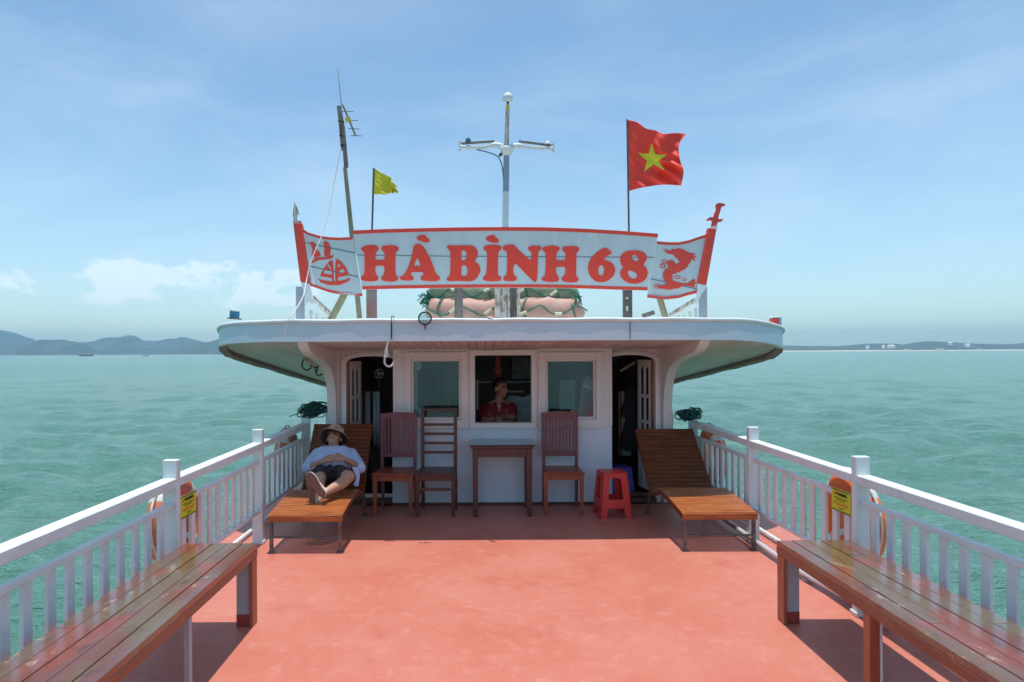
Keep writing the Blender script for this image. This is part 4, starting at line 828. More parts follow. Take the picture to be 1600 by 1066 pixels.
# ------------------------------------------------------------------ rolled rafts lashed on the roof
def roll(name, label, x0, x1, yc, r, D, m, seed):
    rng = random.Random(seed); a, b = at(x0, yc, D), at(x1, yc, D); t = thing(name, label, 'raft', (a+b)/2); n = 30; pts = []; rs = []
    for i in range(n+1):
        u = i/n; pts.append(a.lerp(b, u)+Vector((0, 0, .012*math.sin(u*9+seed)))); e = min(1, (min(u, 1-u)/.07)); rs.append(max(.015, r*(math.sin(e*math.pi/2)**.45)*(1+.05*math.sin(u*23+seed)+.04*math.sin(u*51))))
    MB().tube(pts, rs, 22).build('roll', m, t, smooth=70); return t, a, b, r
gr, ga, gb, gr_ = roll('rolled_raft', 'green canvas raft roll lashed on top of the salmon one', 668, 905, 459, .165, 8.35, GRNC, 1)
pk, pa, pb, pr_ = roll('rolled_raft', 'salmon pink raft roll under the green one on the roof', 664, 914, 487, .175, 8.25, PNKC, 2)
def lash(t, a, b, r, us, seed):
    rng = random.Random(seed)
    for u in us:
        c = a.lerp(b, u); MB().tube([c+Vector((.03*math.sin(k), -math.cos(k*math.pi/9-1.5)*(r+.012)*1.0, math.sin(k*math.pi/9-1.5)*(r+.012))) for k in range(18)], .009, 6, closed=True).build('strap', GROPE, t)
    P_ = [a.lerp(b, i/14)+Vector((0, -(r+.014)*math.cos(.35*math.sin(i*1.9+seed)), (r+.014)*math.sin(.35*math.sin(i*1.9+seed)))) for i in range(15)]
    MB().tube(crspline(P_, 4, False), .009, 6).build('rope', GROPE, t)
    for i in (2, 5, 8, 11):
        p, q = P_[i], P_[i+1]; d = (q-p); MB().tube([p+d*.2+Vector((0,-.012,0)), p+d*.8+Vector((0,-.012,0))], .019, 8).build('float', FLOAT, t, smooth=50)
lash(gr, ga, gb, gr_, (.42, .66, .86), 3); lash(pk, pa, pb, pr_, (.10, .62, .93), 8)
m = MB(); rng = random.Random(4)
for k in range(34):
    a = at(668, 462, 8.2); d = Vector((rng.uniform(-1,.1), rng.uniform(-1,.2), rng.uniform(-1,.4))).normalized()*rng.uniform(.07,.15); m.tube([a+Vector((rng.uniform(-.02,.06), 0, rng.uniform(-.07,.03))), a+d*.6, a+d+Vector((0,0,-.03))], .006, 5)
for k in range(14):
    a = at(903, 464, 8.15); d = Vector((rng.uniform(-.6,.7), -.3, rng.uniform(-1,.4))).normalized()*rng.uniform(.05,.12); m.tube([a, a+d*.6+Vector((0,-.03,0)), a+d], .006, 5)
m.build('frayed_rope', GROPE, gr)

# ------------------------------------------------------------------ things on the roof edge
nl = thing('navigation_lamp', 'blue navigation lamp on the left corner of the roof', 'lamp', at(366, 500, 7.25)); c = at(366, 499, 7.25); T_ = Matrix.Translation(c)@Matrix.Rotation(.08, 4, 'Y')
MB().lathe([(.075,0),(.075,.012)], T_, 16).build('base', STEEL, nl, smooth=40); MB().lathe([(.050,.013),(.052,.05),(.050,.083)], T_, 18).build('lens', BLUL, nl, smooth=40); MB().lathe([(.056,.084),(.056,.098),(.03,.104)], T_, 18).build('cap', WH, nl, smooth=40)
nl = thing('navigation_lamp', 'red navigation lamp on the right corner of the roof', 'lamp', at(1211, 508, 7.2)); c = at(1211, 509, 7.2)
MB().box(c.x-.048, c.x+.022, c.y-.04, c.y+.04, c.z, c.z+.078).build('lens', REDL, nl, bevel=.006); MB().box(c.x+.024, c.x+.05, c.y-.045, c.y+.05, c.z-.01, c.z+.08).build('housing', GLEG, nl, bevel=.004); MB().box(c.x-.052, c.x+.054, c.y-.048, c.y+.054, c.z+.081, c.z+.095).build('cap', WH, nl, bevel=.004)
sl = thing('round_mirror', 'small round mirror with a black rim clipped to the roof edge', 'mirror', at(664, 507, 6.15)); c = at(664, 497.5, 6.15); Mf = Rm((0,-1,0), (1,0,0))
MB().torus(c, .056, .007, Mf, 30, 8).build('rim', BLACK, sl, smooth=60); MB().lathe([(.052,-.003),(.052,.003)], Matrix.Translation(c)@Mf, 26).build('mirror_glass', CLEAR, sl); MB().lathe([(.002,-.05),(.014,-.012),(.014,0)], Matrix.Translation(at(664.5, 508, 6.16)), 8).build('bracket', RUST, sl)
tag(MB().tube(crspline([at(763,497,6.22), at(768,497,6.18), at(771,502,6.16), at(771.5,507,6.17)], 4, False), .011, 8).build('rope_hook', ROPEW, None, smooth=60), 'white curled rope end hooked over the middle of the roof edge', 'hook')
hr = thing('hanging_rope', 'white rope with a noose hanging from the roof edge before the left doorway', 'rope', at(606, 500, 6.2))
MB().tube(crspline([at(616,496,6.25), at(613,494,6.2), at(611.5,500,6.19), at(611,530,6.2)], 5, False), .004, 6).build('cord', CABLE, hr); MB().tube([at(608,529,6.22), at(605,540,6.22), at(603,550,6.22)], [.008,.008,.012], 7).build('rope', ROPEW, hr)
c = at(607, 565, 6.22); MB().tube([at(603,547,6.22), at(601.5,556,6.22)]+[at(608-7.5*math.cos(a), 564+9*math.sin(a), 6.22) for a in (.2,.6,1.1,1.6,2.1,2.6,3.0)], .009, 8).build('noose', ROPEW, hr, smooth=60); MB().tube([at(604,546,6.21), at(605.5,556,6.21), at(602,558,6.21)], .011, 7).build('knot', ROPEW, hr, smooth=60)
cb = MB()
ct = thing('cable_bundle', 'dark curled cables under the left roof overhang', 'cable', at(482, 560, 6.9))
for pts in ([(476,560),(472,568),(474,576),(482,578),(486,572),(484,564)], [(484,566),(492,575),(497,572),(494,582)], [(493,577),(494,584),(499,587),(504,584)]): MB().tube(crspline([at(x, y, 6.9) for x, y in pts], 5, False), .008, 7).build('cable', CABLE, ct, smooth=60)
MB().bar(at(477,560,6.9), at(493,572,6.9), .03, .03).build('clamp', RUST, ct)

# ------------------------------------------------------------------ along the railings
def buoy(sgn, y, label, m, z=.545):
    c = Vector((2.335*sgn, y, z)); t = thing('lifebuoy', label, 'lifebuoy', c, 'lifebuoys hung outside the railings'); Mb = Rm((1,0,.06), (0,1,0))
    f = lambda i: 1 if (i % 12) in (5, 6) else 0
    MB().torus(c, .250, .072, Mb, 48, 14, mfn=f).build('ring', [m, BUOYW], t, smooth=80)
    pts = []
    for q in range(4):
        for k in range(7): a = math.pi/2*(q+k/7)+.4; rr = .322+.025*math.sin(math.pi*k/7); pts.append(c+Mb @ Vector((rr*math.cos(a), rr*math.sin(a), 0)))
    MB().tube(pts, .008, 6, closed=True).build('grab_rope', ROPEW, t)
buoy(-1, 4.70, 'faded orange lifebuoy behind the left warning sign', FADED); buoy(1, 4.70, 'bright orange lifebuoy behind the right warning sign', ORANGE)
buoy(-1, 7.50, 'faded lifebuoy by the far end of the left railing', FADED, .56); buoy(1, 7.50, 'orange lifebuoy by the far end of the right railing', ORANGE, .56)
def txt(s, size, M, m, parent, name='lettering', bold=.01):
    c = bpy.data.curves.new('t', 'FONT'); c.body = s; c.size = size; c.offset = bold*size; c.align_x = 'CENTER'; c.align_y = 'CENTER'; c.extrude = .0004
    o = bpy.data.objects.new('t', c); COL.objects.link(o); me = bpy.data.meshes.new_from_object(o.evaluated_get(bpy.context.evaluated_depsgraph_get())); bpy.data.objects.remove(o)
    me.transform(Matrix.Translation(-origin(parent)) @ M); me.materials.clear(); me.materials.append(m); q = bpy.data.objects.new(name, me); COL.objects.link(q); q.parent = parent; return q
def warn(sgn, label):
    X = 2.183*sgn; y0, y1, z0, z1 = 4.455, 4.69, .615, .762; t = thing('warning_sign', label, 'sign', (X, (y0+y1)/2, z0)); s_ = -sgn
    fn = lambda y, z: (X, y, z); MB().plate([(y0,z0),(y1,z0),(y1,z1),(y0,z1)], [], fn, .004, d=(sgn,0,0)).build('plate', SIGNY, t)
    e = .0012
    for zz in (z0, z1-.010):
        m = MB(); n = 16; w = (y1-y0)/n
        for k in range(n): a = y0+w*k; m.plate([(a, zz), (a+w*.5, zz), (min(a+w, y1), zz+.010), (min(a+w*.5, y1), zz+.010)], [], lambda y, z: (X+s_*e, y, z), .0008, d=(sgn,0,0))
        m.build('hazard_edge', BLACK, t)
    left = y1 if sgn < 0 else y0; dr_ = -1 if sgn < 0 else 1        # reading direction as seen from the deck
    dr_ = 1 if sgn < 0 else -1; left = y0 if sgn < 0 else y1
    Y = lambda u: left+dr_*u
    M = Matrix((( 0, 0, s_, 0), (dr_, 0, 0, 0), (0, 1, 0, 0), (0,0,0,1)))
    MB().plate([(Y(.022), z1-.040), (Y(.050), z1-.040), (Y(.036), z1-.016)], [], lambda y, z: (X+s_*e, y, z), .0008, d=(sgn,0,0)).build('warning_triangle', REDS, t)
    T2 = lambda u, z: Matrix.Translation((X+s_*.0016, Y(u), z)) @ M
    txt('WARNING', .030, T2(.125, z1-.030), BLACK, t, bold=.03)
    for z, u0, u1, m in ((z1-.056, .03, .20, BLACK), (z1-.070, .06, .17, BLACK), (z1-.090, .03, .21, REDS), (z1-.102, .04, .20, REDS), (z1-.122, .09, .14, BLACK)):
        q = MB(); u = u0; rng = random.Random(int(z*1e4))
        while u < u1: w = rng.uniform(.008, .022); q.box(X+s_*.0004 if s_ > 0 else X+s_*.0016, X+s_*.0016 if s_ > 0 else X+s_*.0004, min(Y(u), Y(u+w)), max(Y(u), Y(u+w)), z-.0028, z+.0028); u += w+.005
        q.build('small_print', m, t)
warn(-1, 'yellow warning sign on the left railing, in front of the faded lifebuoy'); warn(1, 'yellow warning sign on the right railing, in front of the bright lifebuoy')
def coil(c, label, rx, ry, rz, n, seed):
    rng = random.Random(seed); m = MB(); c = Vector(c)
    for k in range(n):
        a0 = rng.uniform(0, 6.28); t1 = Vector((rng.gauss(0,1), rng.gauss(0,1), rng.gauss(0,1))).normalized(); t2 = t1.orthogonal().normalized(); o_ = Vector((rng.uniform(-.5,.5)*rx, rng.uniform(-.5,.5)*ry, rng.uniform(-.35,.55)*rz)); R1 = rng.uniform(.25,.62)
        pts = [c+o_+Vector((v.x*rx, v.y*ry, v.z*rz)) for v in [(t1*math.cos(a0+i*.7)+t2*math.sin(a0+i*.7))*R1*(1+.15*math.sin(i*2.1)) for i in range(9)]]
        m.tube(crspline(pts, 2, True), .0065, 5, closed=True)
    m.tube([c+Vector((-.1,-.05,0)), c+Vector((-rx*1.2, -.3, -rz*.4))], .005, 5)
    tag(m.build('net_bundle', NET), label, 'net bundle')
coil((-2.13, 7.86, 1.035), 'heap of dark green netting on the end of the left railing', .17, .16, .10, 70, 5); coil((2.10, 7.62, .985), 'heap of dark green netting on the end of the right railing', .15, .14, .08, 60, 6)
tag(MB().torus((2.50, 4.98, .17), .17, .085, Rm((.9,-.4,.2)), 30, 12).build('tyre_fender', mat('mottled_rope_cover', (.05,.05,.05), .9, (.55,.53,.50), 70, 1, .5, .55, bump=.6, bscale=90), smooth=80), 'mottled grey tyre fender outside the railing below the bright lifebuoy', 'fender')

# ------------------------------------------------------------------ inside the wheelhouse
cur = thing('curtain', 'pale blue curtain strips hanging in the left doorway', 'curtain', (-1.55, 8.6, .9))
for x0, x1 in ((571, 579), (583, 594)):
    a, b = at(x0, 612, 8.5), at(x1, 705, 8.5); vs = []; n = 10
    for i in range(n+1):
        x = a.x+(b.x-a.x)*i/n; y = 8.5+.02*math.sin(i*1.9); vs += [(x, y, a.z), (x, y+.01, b.z)]
    MB().add(vs, [(2*i, 2*i+2, 2*i+3, 2*i+1) for i in range(n)]).build('curtain_strip', PALEB, cur, mods=[('SOLIDIFY', dict(thickness=.004))])
a, b = at(563, 610, 8.45), at(568, 780, 8.45); tag(MB().box(a.x, b.x, 8.45, 8.6, -.1, a.z).build('wooden_locker', BWOOD, bevel=.004), 'narrow brown wooden locker inside the left doorway', 'locker')
fn_ = thing('cabin_fan', 'round pale fan mounted inside the left doorway', 'fan', at(592, 585, 8.6)); c = at(592, 584, 8.6)
MB().torus(c, .055, .006, Rm((.2,-1,0)), 24, 6).build('guard', FLOAT, fn_); MB().lathe([(.02,-.02),(.03,0),(.02,.03)], Matrix.Translation(c)@Rm((.2,-1,0)), 12).build('hub', FLOAT, fn_, smooth=50); MB().tube([c, c+Vector((.0,.05,-.18))], .01, 8).build('stem', STEEL, fn_)
for k in range(3): MB().bar(c, c+Vector((math.cos(k*2.1)*.05, .01, math.sin(k*2.1)*.05)), .03, .004, up=(0,1,0)).build('blade', GREYC, fn_)
tag(MB().cap(at(584,712,8.3), at(592,770,8.3), .10, .12).build('canvas_sack', JACK, smooth=80), 'dark bulging sack on the floor inside the left doorway', 'sack')
mf = thing('framed_mirror', 'tall wood framed mirror inside the right doorway', 'mirror', at(976, 700, 8.7)); g = lambda x, y: at(x, y, 8.7)
def pxbox(m, x0, y0, x1, y1, D, th): a, b = at(x0, y0, D), at(x1, y1, D); return m.box(a.x, b.x, D, D+th, b.z, a.z)
pxbox(MB(), 966, 612, 971, 712, 8.7, .04).build('frame', BWOOD, mf); pxbox(MB(), 971.3, 612, 986, 712, 8.71, .01).build('glass', PALEB, mf)
jk = MB().plate(smooth2([(979,610),(986,606),(993,612),(995,650),(994,700),(985,705),(972,702),(970,698),(976,668),(979,655),(971,648),(976,630)], 3), [], lambda x, y: at(x, y, 8.55), .07); tag(jk.build('hanging_jacket', JACK, bevel=.01), 'charcoal jacket hanging in the right doorway', 'jacket')
tag(MB().bar(at(969,580,8.6), at(992,566,8.6), .04, .03).build('ceiling_lamp', FLOAT), 'thin unlit tube lamp slanting inside the top of the right doorway', 'lamp')
LANT = mat('lantern_red', (.42,.085,.05), .7)
ta = thing('red_tassel', 'red lantern with a tassel hanging above the man at the wheel', 'lantern', at(778, 575, 8.35)); c = at(778, 580, 8.35)
MB().lathe([(.01,-.045),(.045,-.035),(.055,0),(.045,.035),(.02,.045)], Matrix.Translation(c), 14).build('lantern', LANT, ta, smooth=60)
m = MB()
for k in range(14): a = k*.45; m.tube([c+Vector((.03*math.cos(a), .03*math.sin(a), .03)), c+Vector((.02*math.cos(a), .02*math.sin(a), .17))], .006, 5)
for k in range(10): a = k*.63; m.tube([c+Vector((.03*math.cos(a), .03*math.sin(a), -.03)), c+Vector((.035*math.cos(a), .035*math.sin(a), -.09))], .005, 5)
m.build('tassel', LANT, ta)
sc = MB().plate(smooth2([(792,622),(805,619),(820,621),(829,618),(832,640),(832,662),(790,662)], 3), [], lambda x, y: at(x, y, 8.6), .12); tag(sc.build('covered_seat', GREYC, bevel=.012), 'seat under a pale grey cover behind the man at the wheel', 'seat')
pxb = MB(); pxbox(pxb, 789, 611, 818, 613.2, 9.2, .03); tag(pxb.build('wall_shelf', FLOAT), 'thin pale shelf edge on the cabin wall right of the man at the wheel', 'shelf')
stw = thing('steering_wheel', 'dark wooden steering wheel in front of the man in red', 'steering wheel', at(783, 662, 7.74)); c = at(783, 668, 7.745); Mw = Rm((0,-1,.15), (1,0,0))
MB().torus(c, .13, .014, Mw, 36, 8).build('rim', TBL, stw, smooth=70); MB().lathe([(.03,-.02),(.035,0),(.03,.02)], Matrix.Translation(c)@Mw, 16).build('hub', TBL, stw, smooth=50)
for k in range(6):
    a = k*math.pi/3+.18; d = Mw @ Vector((math.cos(a), math.sin(a), 0)); MB().tube([c, c+d*.12, c+d*.15, c+d*.20, c+d*.235], [.010,.010,.009,.016,.008], 8).build('spoke', TBL, stw, smooth=60)
wf = thing('standing_fan', 'white round fan on a pale stand behind the left window pane', 'fan', at(650, 650, 7.85)); c = at(651, 571.5, 7.68)
MB().lathe([(.055,-.012),(.058,0),(.050,.015),(.01,.02)], Matrix.Translation(c)@Rm((0,-1,0)), 24).build('fan_head', WH, wf, smooth=50); MB().lathe([(.012,.018),(.008,.03)], Matrix.Translation(c)@Rm((0,-1,0)), 12).build('hub', YELM, wf); pxbox(MB(), 646.5, 580, 652.5, 640, 7.70, .03).build('stand', FLOAT, wf); pxbox(MB(), 642.5, 639, 662, 655, 7.66, .10).build('base_box', WH, wf, bevel=.004); pxbox(MB(), 643, 641.5, 648, 646, 7.648, .008).build('switch', TEAL, wf)
fl = thing('flowers', 'small yellow flowers behind the right chair back at the window', 'flowers', at(893, 655, 7.57)); rng = random.Random(2)
for k in range(7): p = at(889+k*1.9, 645+rng.uniform(-2.5,3), 7.555+.006*(k % 3)); MB().ell(p, .012, .012, .008, n=5).build('blossom', FLAGG if k % 3 else FLAGY, fl); MB().tube([p, at(893, 655, 7.56)], .002, 4).build('stem', GROPE, fl)

q = MB(); pxbox(q, 744, 596.5, 830, 598, 9.6, .03); tag(q.build('grab_rail', GREYC), 'thin pale rail across the dark cabin behind the man at the wheel', 'rail')
q = MB(); pxbox(q, 744.5, 594, 747.5, 640, 8.5, .04); tag(q.build('cabin_post', FLOAT), 'slim pale post at the left edge of the middle window, inside', 'post')
q = MB(); pxbox(q, 800, 560, 832, 592, 10.0, .04); tag(q.build('notice_board', STEEL, bevel=.005), 'dark board on the cabin back wall, upper right of the middle window', 'board')
q = MB().plate(smooth2([(912,594),(920,586),(928,600),(931,640),(929,652),(906,652),(908,620)], 3), [], lambda x, y: at(x, y, 7.86), .03); tag(q.build('hanging_cloth', GREYC, bevel=.004), 'pale cloth hanging behind the right window pane', 'cloth')
q = MB(); pxbox(q, 874, 594, 899, 640, 7.95, .03); tag(q.build('framed_chart', mat('chart_green', (.25,.38,.34), .7)), 'greenish framed chart behind the right window pane', 'picture')
st = MB(); rng = random.Random(9)
for k in range(9):
    a = -1.57+(k-4)*.28; p0 = at(921, 654, YB+.036); pts = [p0+Vector((math.cos(a)*.13*u*(.5+.5*u)*1.0, 0, -math.sin(a)*.20*u)) for u in (0, .35, .7, 1.0)]; st.tube(pts, .0022, 4)
tag(st.build('window_sticker', mat('coral_pink', (.50,.20,.20), .7)), 'small pink branching sticker low on the right window pane', 'sticker')

# ------------------------------------------------------------------ people
def hand(m, wrist, dirv, palmn, spread, curl=.35, side=1, s=1.0):
    "palm, four bent fingers of unequal length and a thumb, all as tapered capsules"
    d = Vector(dirv).normalized(); nrm = Vector(palmn).normalized(); nrm = (nrm-d*nrm.dot(d)).normalized(); sd = d.cross(nrm)*side; w = Vector(wrist)
    for k, L in enumerate((.068,.078,.073,.058)):
        o_ = (k-1.5)*.019*s; base = w+d*.088*s+sd*o_; m.cap(w+d*.015*s+sd*o_*.7, base, .014*s, .012*s)
        q = (d+sd*(k-1.5)*spread*.12).normalized(); a = base+q*L*.45*s+nrm*curl*.012*s; b = a+(q+nrm*curl).normalized()*L*.32*s; c = b+(q+nrm*curl*2.2).normalized()*L*.27*s
        m.cap(base, a, .0095*s, .0088*s); m.cap(a, b, .0088*s, .0082*s); m.cap(b, c, .0082*s, .0072*s)
    tb = w+d*.02*s-sd*.026*s; t1 = tb+(d-sd*.9).normalized()*.042*s; t2 = t1+(d-sd*.25+nrm*.2).normalized()*.032*s
    m.cap(tb, t1, .014*s, .0105*s); m.cap(t1, t2, .0105*s, .0085*s)
def head(m, c, up, face, s=1.0, jaw=1.0):
    "skull, jaw, brow, nose, lips, ears; c is the centre, up and face its axes"
    up = Vector(up).normalized(); f = Vector(face); f = (f-up*f.dot(up)).normalized(); r = f.cross(up); M = Matrix((r, f, up)).transposed().to_4x4(); P_ = lambda x, y, z: Vector(c)+M @ Vector((x, y, z))*s
    m.ell(P_(0,-.012,.028), .074*s, .090*s, .086*s, M, 14); m.ell(P_(0,.022,-.030), .058*s, .066*s, .070*s, M, 14); m.ell(P_(0,.050,-.085), .030*s, .028*s, .024*s, M, 10)
    m.cap(P_(0,.088,.012), P_(0,.108,-.022), .009*s, .014*s); m.cap(P_(-.014,.092,-.028), P_(.014,.092,-.028), .009*s); m.cap(P_(-.020,.080,-.056), P_(.020,.080,-.056), .008*s); m.cap(P_(-.017,.079,-.067), P_(.017,.079,-.067), .008*s)
    for e in (-1, 1): m.ell(P_(e*.076,-.008,-.006), .010*s, .020*s, .032*s, M, 8); m.cap(P_(e*.018,.078,.026), P_(e*.045,.068,.026), .010*s); m.ell(P_(e*.036,.058,-.028), .024*s, .022*s, .022*s, M, 8)
    return P_, M
# the sleeping man
man = thing('person', 'man in a pale blue shirt, dark shorts and bucket hat asleep on the left lounger', 'person', (-1.72, 6.8, .35))
J = lambda x, y, D: at(x, y, D)
hc = J(522.5, 685.5, 7.16); axis = Vector((.03, .74, .67)).normalized(); faced = Vector((-.05, -.66, .75))
body = MB(); Pm, Mh = head(body, hc, axis, faced, .95)
sL, sR = J(496, 709, 7.10), J(549, 709, 7.10); neck = J(522, 704, 7.11); hipc = J(516, 741, 6.76); belly = J(518, 727, 6.90); chest = J(521, 714, 7.04)
body.cap(hc-axis*.05, neck, .052, .055); body.cap(neck, sL, .055, .055); body.cap(neck, sR, .055, .055)
for dx in (-.08, 0, .08):
    o_ = Vector((dx, 0, 0)); body.cap(chest+o_, belly+o_*.9, .10, .095); body.cap(belly+o_*.9, hipc+o_*.9, .088, .088)
eL, eR = J(481, 731, 6.90), J(562, 731, 6.88); wL, wR = J(501, 722, 6.72), J(538, 717, 6.71)
body.cap(sL, eL, .048, .040).cap(eL, wL, .039, .026).cap(sR, eR, .048, .040).cap(eR, wR, .039, .026)
hand(body, wL, (J(519,715,6.68)-wL), (0,.45,-.6), 1, .5, side=-1); hand(body, wR, (J(510,713,6.66)-wR), (0,.45,-.6), 1, .5, side=1)
kL_, kR_ = J(500, 748, 6.40), J(545, 745, 6.42); aL, aR = J(495, 776, 6.24), J(511, 768, 6.13)
hL, hR = hipc+Vector((-.09,-.02,0)), hipc+Vector((.09,-.02,0))
body.cap(hL, kL_, .076, .056).cap(kL_, kL_.lerp(aL, .35)+Vector((0,0,-.012)), .055, .055).cap(kL_.lerp(aL, .35)+Vector((0,0,-.012)), aL, .055, .035)
body.cap(hR, kR_, .080, .058).cap(kR_, kR_.lerp(aR, .35)+Vector((.005,0,-.014)), .056, .056).cap(kR_.lerp(aR, .35)+Vector((.005,0,-.014)), aR, .056, .034)
body.build('body', SKIN, man, mods=REM(.0045, 4, .4))
for e in (-1, 1): MB().cap(Pm(e*.022, .086, .008), Pm(e*.044, .077, .008), .004).build('closed_eye', HAIR, man); MB().cap(Pm(e*.018, .090, .030), Pm(e*.048, .076, .030), .0045).build('eyebrow', HAIR, man)
MB().cap(Pm(-.018, .0885, -.0615), Pm(.018, .0885, -.0615), .0035).build('mouth', mat('lip', (.25,.08,.06), .5), man)
h_ = MB(); h_.ell(Pm(0,-.03,.03), .082, .085, .085, Mh, 12); h_.build('hair', HAIR, man, smooth=80)
sh = MB()
for dx in (-.09, -.03, .03, .09):
    o_ = Vector((dx, 0, 0)); sh.cap(chest+o_+Vector((0,0,.01)), belly+o_, .108, .108).cap(belly+o_, hipc+o_*.95+Vector((0,.03,.0)), .108, .106)
sh.cap(sL+Vector((0,.01,0)), sR+Vector((0,.01,0)), .060, .060)
for s0, e0, w0, f in ((sL, eL, wL, .22), (sR, eR, wR, .12)):
    sh.cap(s0, s0.lerp(e0, .5), .060, .064).cap(s0.lerp(e0, .5), e0, .064, .062).cap(e0, e0.lerp(w0, f), .062, .050)
for k in range(9): a = s0.lerp(e0, .3+.06*k); sh.cap(a+Vector((-.05,-.04,.02)), a+Vector((.03,-.058,-.01)), .010)
for k in range(7): a = chest.lerp(belly, k/6)+Vector((.03-.02*k, -.095, .045)); sh.cap(a+Vector((-.12+.02*k,0.02,.01*(k % 2))), a+Vector((.10,.015,-.015)), .012)
MB().plate(smooth2([(550,730),(559,732),(562,742),(561,752),(559,760),(552,758),(556,748),(554,740)], 3), [], lambda x, y: J(x, y, 6.70+.002*(x-550)), .012).build('shirt_tail', SHIRT, man, bevel=.003)
sh.build('shirt', SHIRT, man, mods=REM(.005, 6, .5))
co = MB(); co.cap(J(528,702,7.0), J(536,707,6.99), .016).cap(J(536,707,6.99), J(541,704,7.02), .018).cap(J(515,703,7.02), J(507,706,7.04), .012); co.build('collar', SHIRT, man, mods=REM(.004, 4, .5))
so = MB()
for dx in (-.09, 0, .09): o_ = Vector((dx, 0, 0)); so.cap(belly.lerp(hipc, .75)+o_+Vector((0,0,-.01)), hipc+o_, .095, .098)
so.cap(hL, hL.lerp(kL_, .62), .096, .084).cap(hR, hR.lerp(kR_, .66), .096, .084).cap(hL.lerp(kL_, .3), hR.lerp(kR_, .3), .085, .085)
for k in range(5): a = hL.lerp(hR, k/4)+Vector((0,-.09,.06)); so.cap(a, a+Vector((.02*(k-2),-.09,.012)), .014)
so.build('shorts', SHORTS, man, mods=REM(.005, 6, .5))
ha = Vector((.06, .70, .71)).normalized(); hcz = hc+axis*.036+Vector((.004,-.030,.022)); Mt = Matrix.Translation(hcz)@Rm(ha, (1,0,0))@Matrix.Rotation(.0, 4, 'X')
prof = [(.148,-.040),(.124,-.010),(.094,.010),(.088,.05),(.078,.078),(.05,.092),(.001,.096)]
vs = []; n = 40
for r_, z in prof: vs += [Mt @ Vector((r_*math.cos(2*math.pi*k/n)*(1+.03*math.sin(3*k*.157)), r_*math.sin(2*math.pi*k/n), z+.010*math.sin(4*math.pi*k/n)*(r_ > .1))) for k in range(n)]
MB().add(vs, [(i*n+k, i*n+(k+1) % n, (i+1)*n+(k+1) % n, (i+1)*n+k) for i in range(len(prof)-1) for k in range(n)]).build('bucket_hat', HATB, man, mods=[('SOLIDIFY', dict(thickness=.003))])
vs = []
for r_, z in ((.146,-.045),(.122,-.015),(.087,.004)): vs += [Mt @ Vector((r_*math.cos(2*math.pi*k/n)*(1+.03*math.sin(3*k*.157)), r_*math.sin(2*math.pi*k/n), z+.010*math.sin(4*math.pi*k/n)*(r_ > .1))) for k in range(n)]
MB().add(vs, [(i*n+k, i*n+(k+1) % n, (i+1)*n+(k+1) % n, (i+1)*n+k) for i in range(2) for k in range(n)]).build('hat_lining', HATU, man, mods=[('SOLIDIFY', dict(thickness=.002))])
def shoe(heel, toe_dir, bottom_n, L=.265):
    "sole outline with thickness plus a canvas upper; bottom_n points out of the sole"
    x = Vector(toe_dir).normalized(); z = -Vector(bottom_n).normalized(); z = (z-x*z.dot(x)).normalized(); y = z.cross(x); M = Matrix.Translation(heel)@Matrix((x, y, z)).transposed().to_4x4()
    ol = smooth2([(0,0),(.03,.030),(.09,.031),(.15,.040),(.20,.046),(.245,.034),(L,.002),(.250,-.030),(.20,-.044),(.14,-.036),(.08,-.030),(.03,-.031)], 4)
    MB().plate(ol, [], lambda a, b: M @ Vector((a, b, 0)), .010, d=tuple(M.to_3x3() @ Vector((0,0,1)))).build('sole', SOLE, man)
    MB().plate([(.13+(a-.13)*1.03, b*1.05) for a, b in ol], [], lambda a, b: M @ Vector((a, b, .0105)), .018, d=tuple(M.to_3x3() @ Vector((0,0,1)))).build('sole_edge', SHOEW, man)
    u = MB(); u.cap(M @ Vector((.045,0,.050)), M @ Vector((.10,0,.055)), .034, .036); u.cap(M @ Vector((.10,0,.050)), M @ Vector((.205,.003,.034)), .037, .028); u.cap(M @ Vector((.04,0,.035)), M @ Vector((.05,0,.085)), .036, .036); u.cap(M @ Vector((.20,.012,.032)), M @ Vector((.20,-.010,.032)), .028, .028)
    u.build('shoe', SHOEW, man, mods=REM(.004, 3, .5))
    for k in range(3): p = M @ Vector((.115+.025*k, -.022, .086-.010*k)); q = M @ Vector((.115+.025*k, .022, .086-.010*k)); MB().tube([p, p.lerp(q, .5)+M.to_3x3() @ Vector((0,0,.008)), q], .003, 5).build('lace', ROPEW, man)
shoe(J(507,777,6.03), Vector((-.62, .10, .78)), Vector((.08, -.97, -.12)), .262); shoe(J(488,791,6.09), Vector((-.12, .12, .98)), Vector((-.42, -.90, .05)), .255)
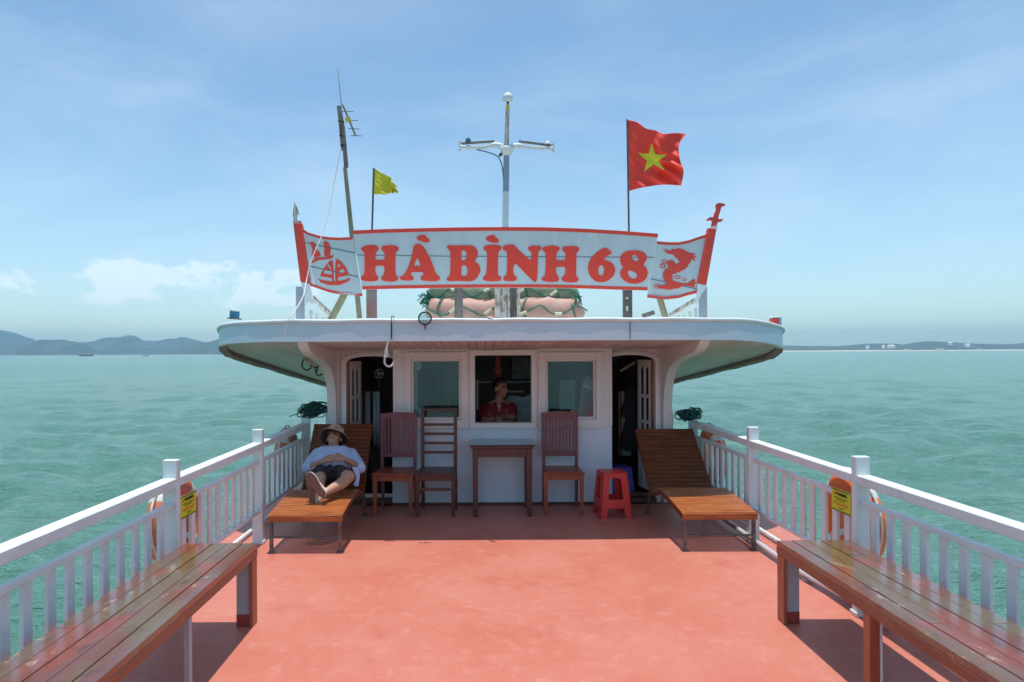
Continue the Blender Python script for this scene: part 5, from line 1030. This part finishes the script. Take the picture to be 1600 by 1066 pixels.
# the man at the wheel
cap_ = thing('person', 'man in a dark red polo shirt leaning on the wheel inside the middle window', 'person', at(782, 665, 8.0)); K = lambda x, y, D=8.0: at(x, y, D)
b2 = MB(); hc2 = K(782.5, 606.5, 8.0); f2 = Vector((.62, -.72, .02)); Pq, Mq = head(b2, hc2, (-.03,-.06,1), f2, .98)
s1, s2 = K(759, 639, 8.03), K(799, 637, 8.02); nk = K(779, 628, 8.03)
b2.cap(hc2-Vector((0,-.02,.05)), nk, .050, .054).cap(nk, s1, .05, .055).cap(nk, s2, .05, .055)
for x in (768, 779, 790): b2.cap(K(x, 645), K(x, 690), .11, .12)
e1, e2 = K(757, 657, 7.88), K(801, 652, 7.9); w1, w2 = K(778, 658, 7.80), K(779, 652, 7.80)
b2.cap(s1, e1, .048, .040).cap(e1, w1, .039, .027).cap(s2, e2, .048, .040).cap(e2, w2, .039, .027)
hand(b2, w1, Vector((1,-.1,.05)), (0,.3,-1), 1, .6, side=-1, s=.95); hand(b2, w2, Vector((-1,-.1,-.1)), (0,.3,-1), 1, .6, side=1, s=.95)
b2.build('body', SKIN2, cap_, mods=REM(.0045, 4, .4))
for e in (-1, 1): MB().ell(Pq(e*.031,.079,.004), .010, .006, .006, Mq, 6).build('eye', HAIR, cap_); MB().cap(Pq(e*.018, .090, .026), Pq(e*.048, .074, .026), .004).build('eyebrow', HAIR, cap_)
MB().cap(Pq(-.018,.0885,-.0615), Pq(.018,.0885,-.0615), .003).build('mouth', mat('lip', (.25,.08,.06), .5), cap_)
hr2 = MB().ell(Pq(0,-.022,.050), .082, .088, .076, Mq, 14).ell(Pq(0,.030,.088), .062, .050, .034, Mq, 10).ell(Pq(0,-.05,.01), .074, .06, .07, Mq, 10); hr2.build('hair', HAIR, cap_, mods=REM(.005, 4, .5))
p2 = MB()
for x in (766, 774, 784, 792): p2.cap(K(x, 646), K(x, 690), .118, .128)
p2.cap(s1, s2, .066, .066).cap(s1, s1.lerp(e1, .68), .066, .062).cap(s2, s2.lerp(e2, .68), .066, .062)
p2.cap(K(773,631,7.95), K(779,640,7.90), .018).cap(K(787,630,7.95), K(781,640,7.90), .018); p2.build('polo_shirt', POLO, cap_, mods=REM(.006, 5, .5))
MB().plate([(776.5,632),(783,632),(780.5,645)], [], lambda x, y: at(x, y, 7.865), .004).build('open_neck', SKIN2, cap_)
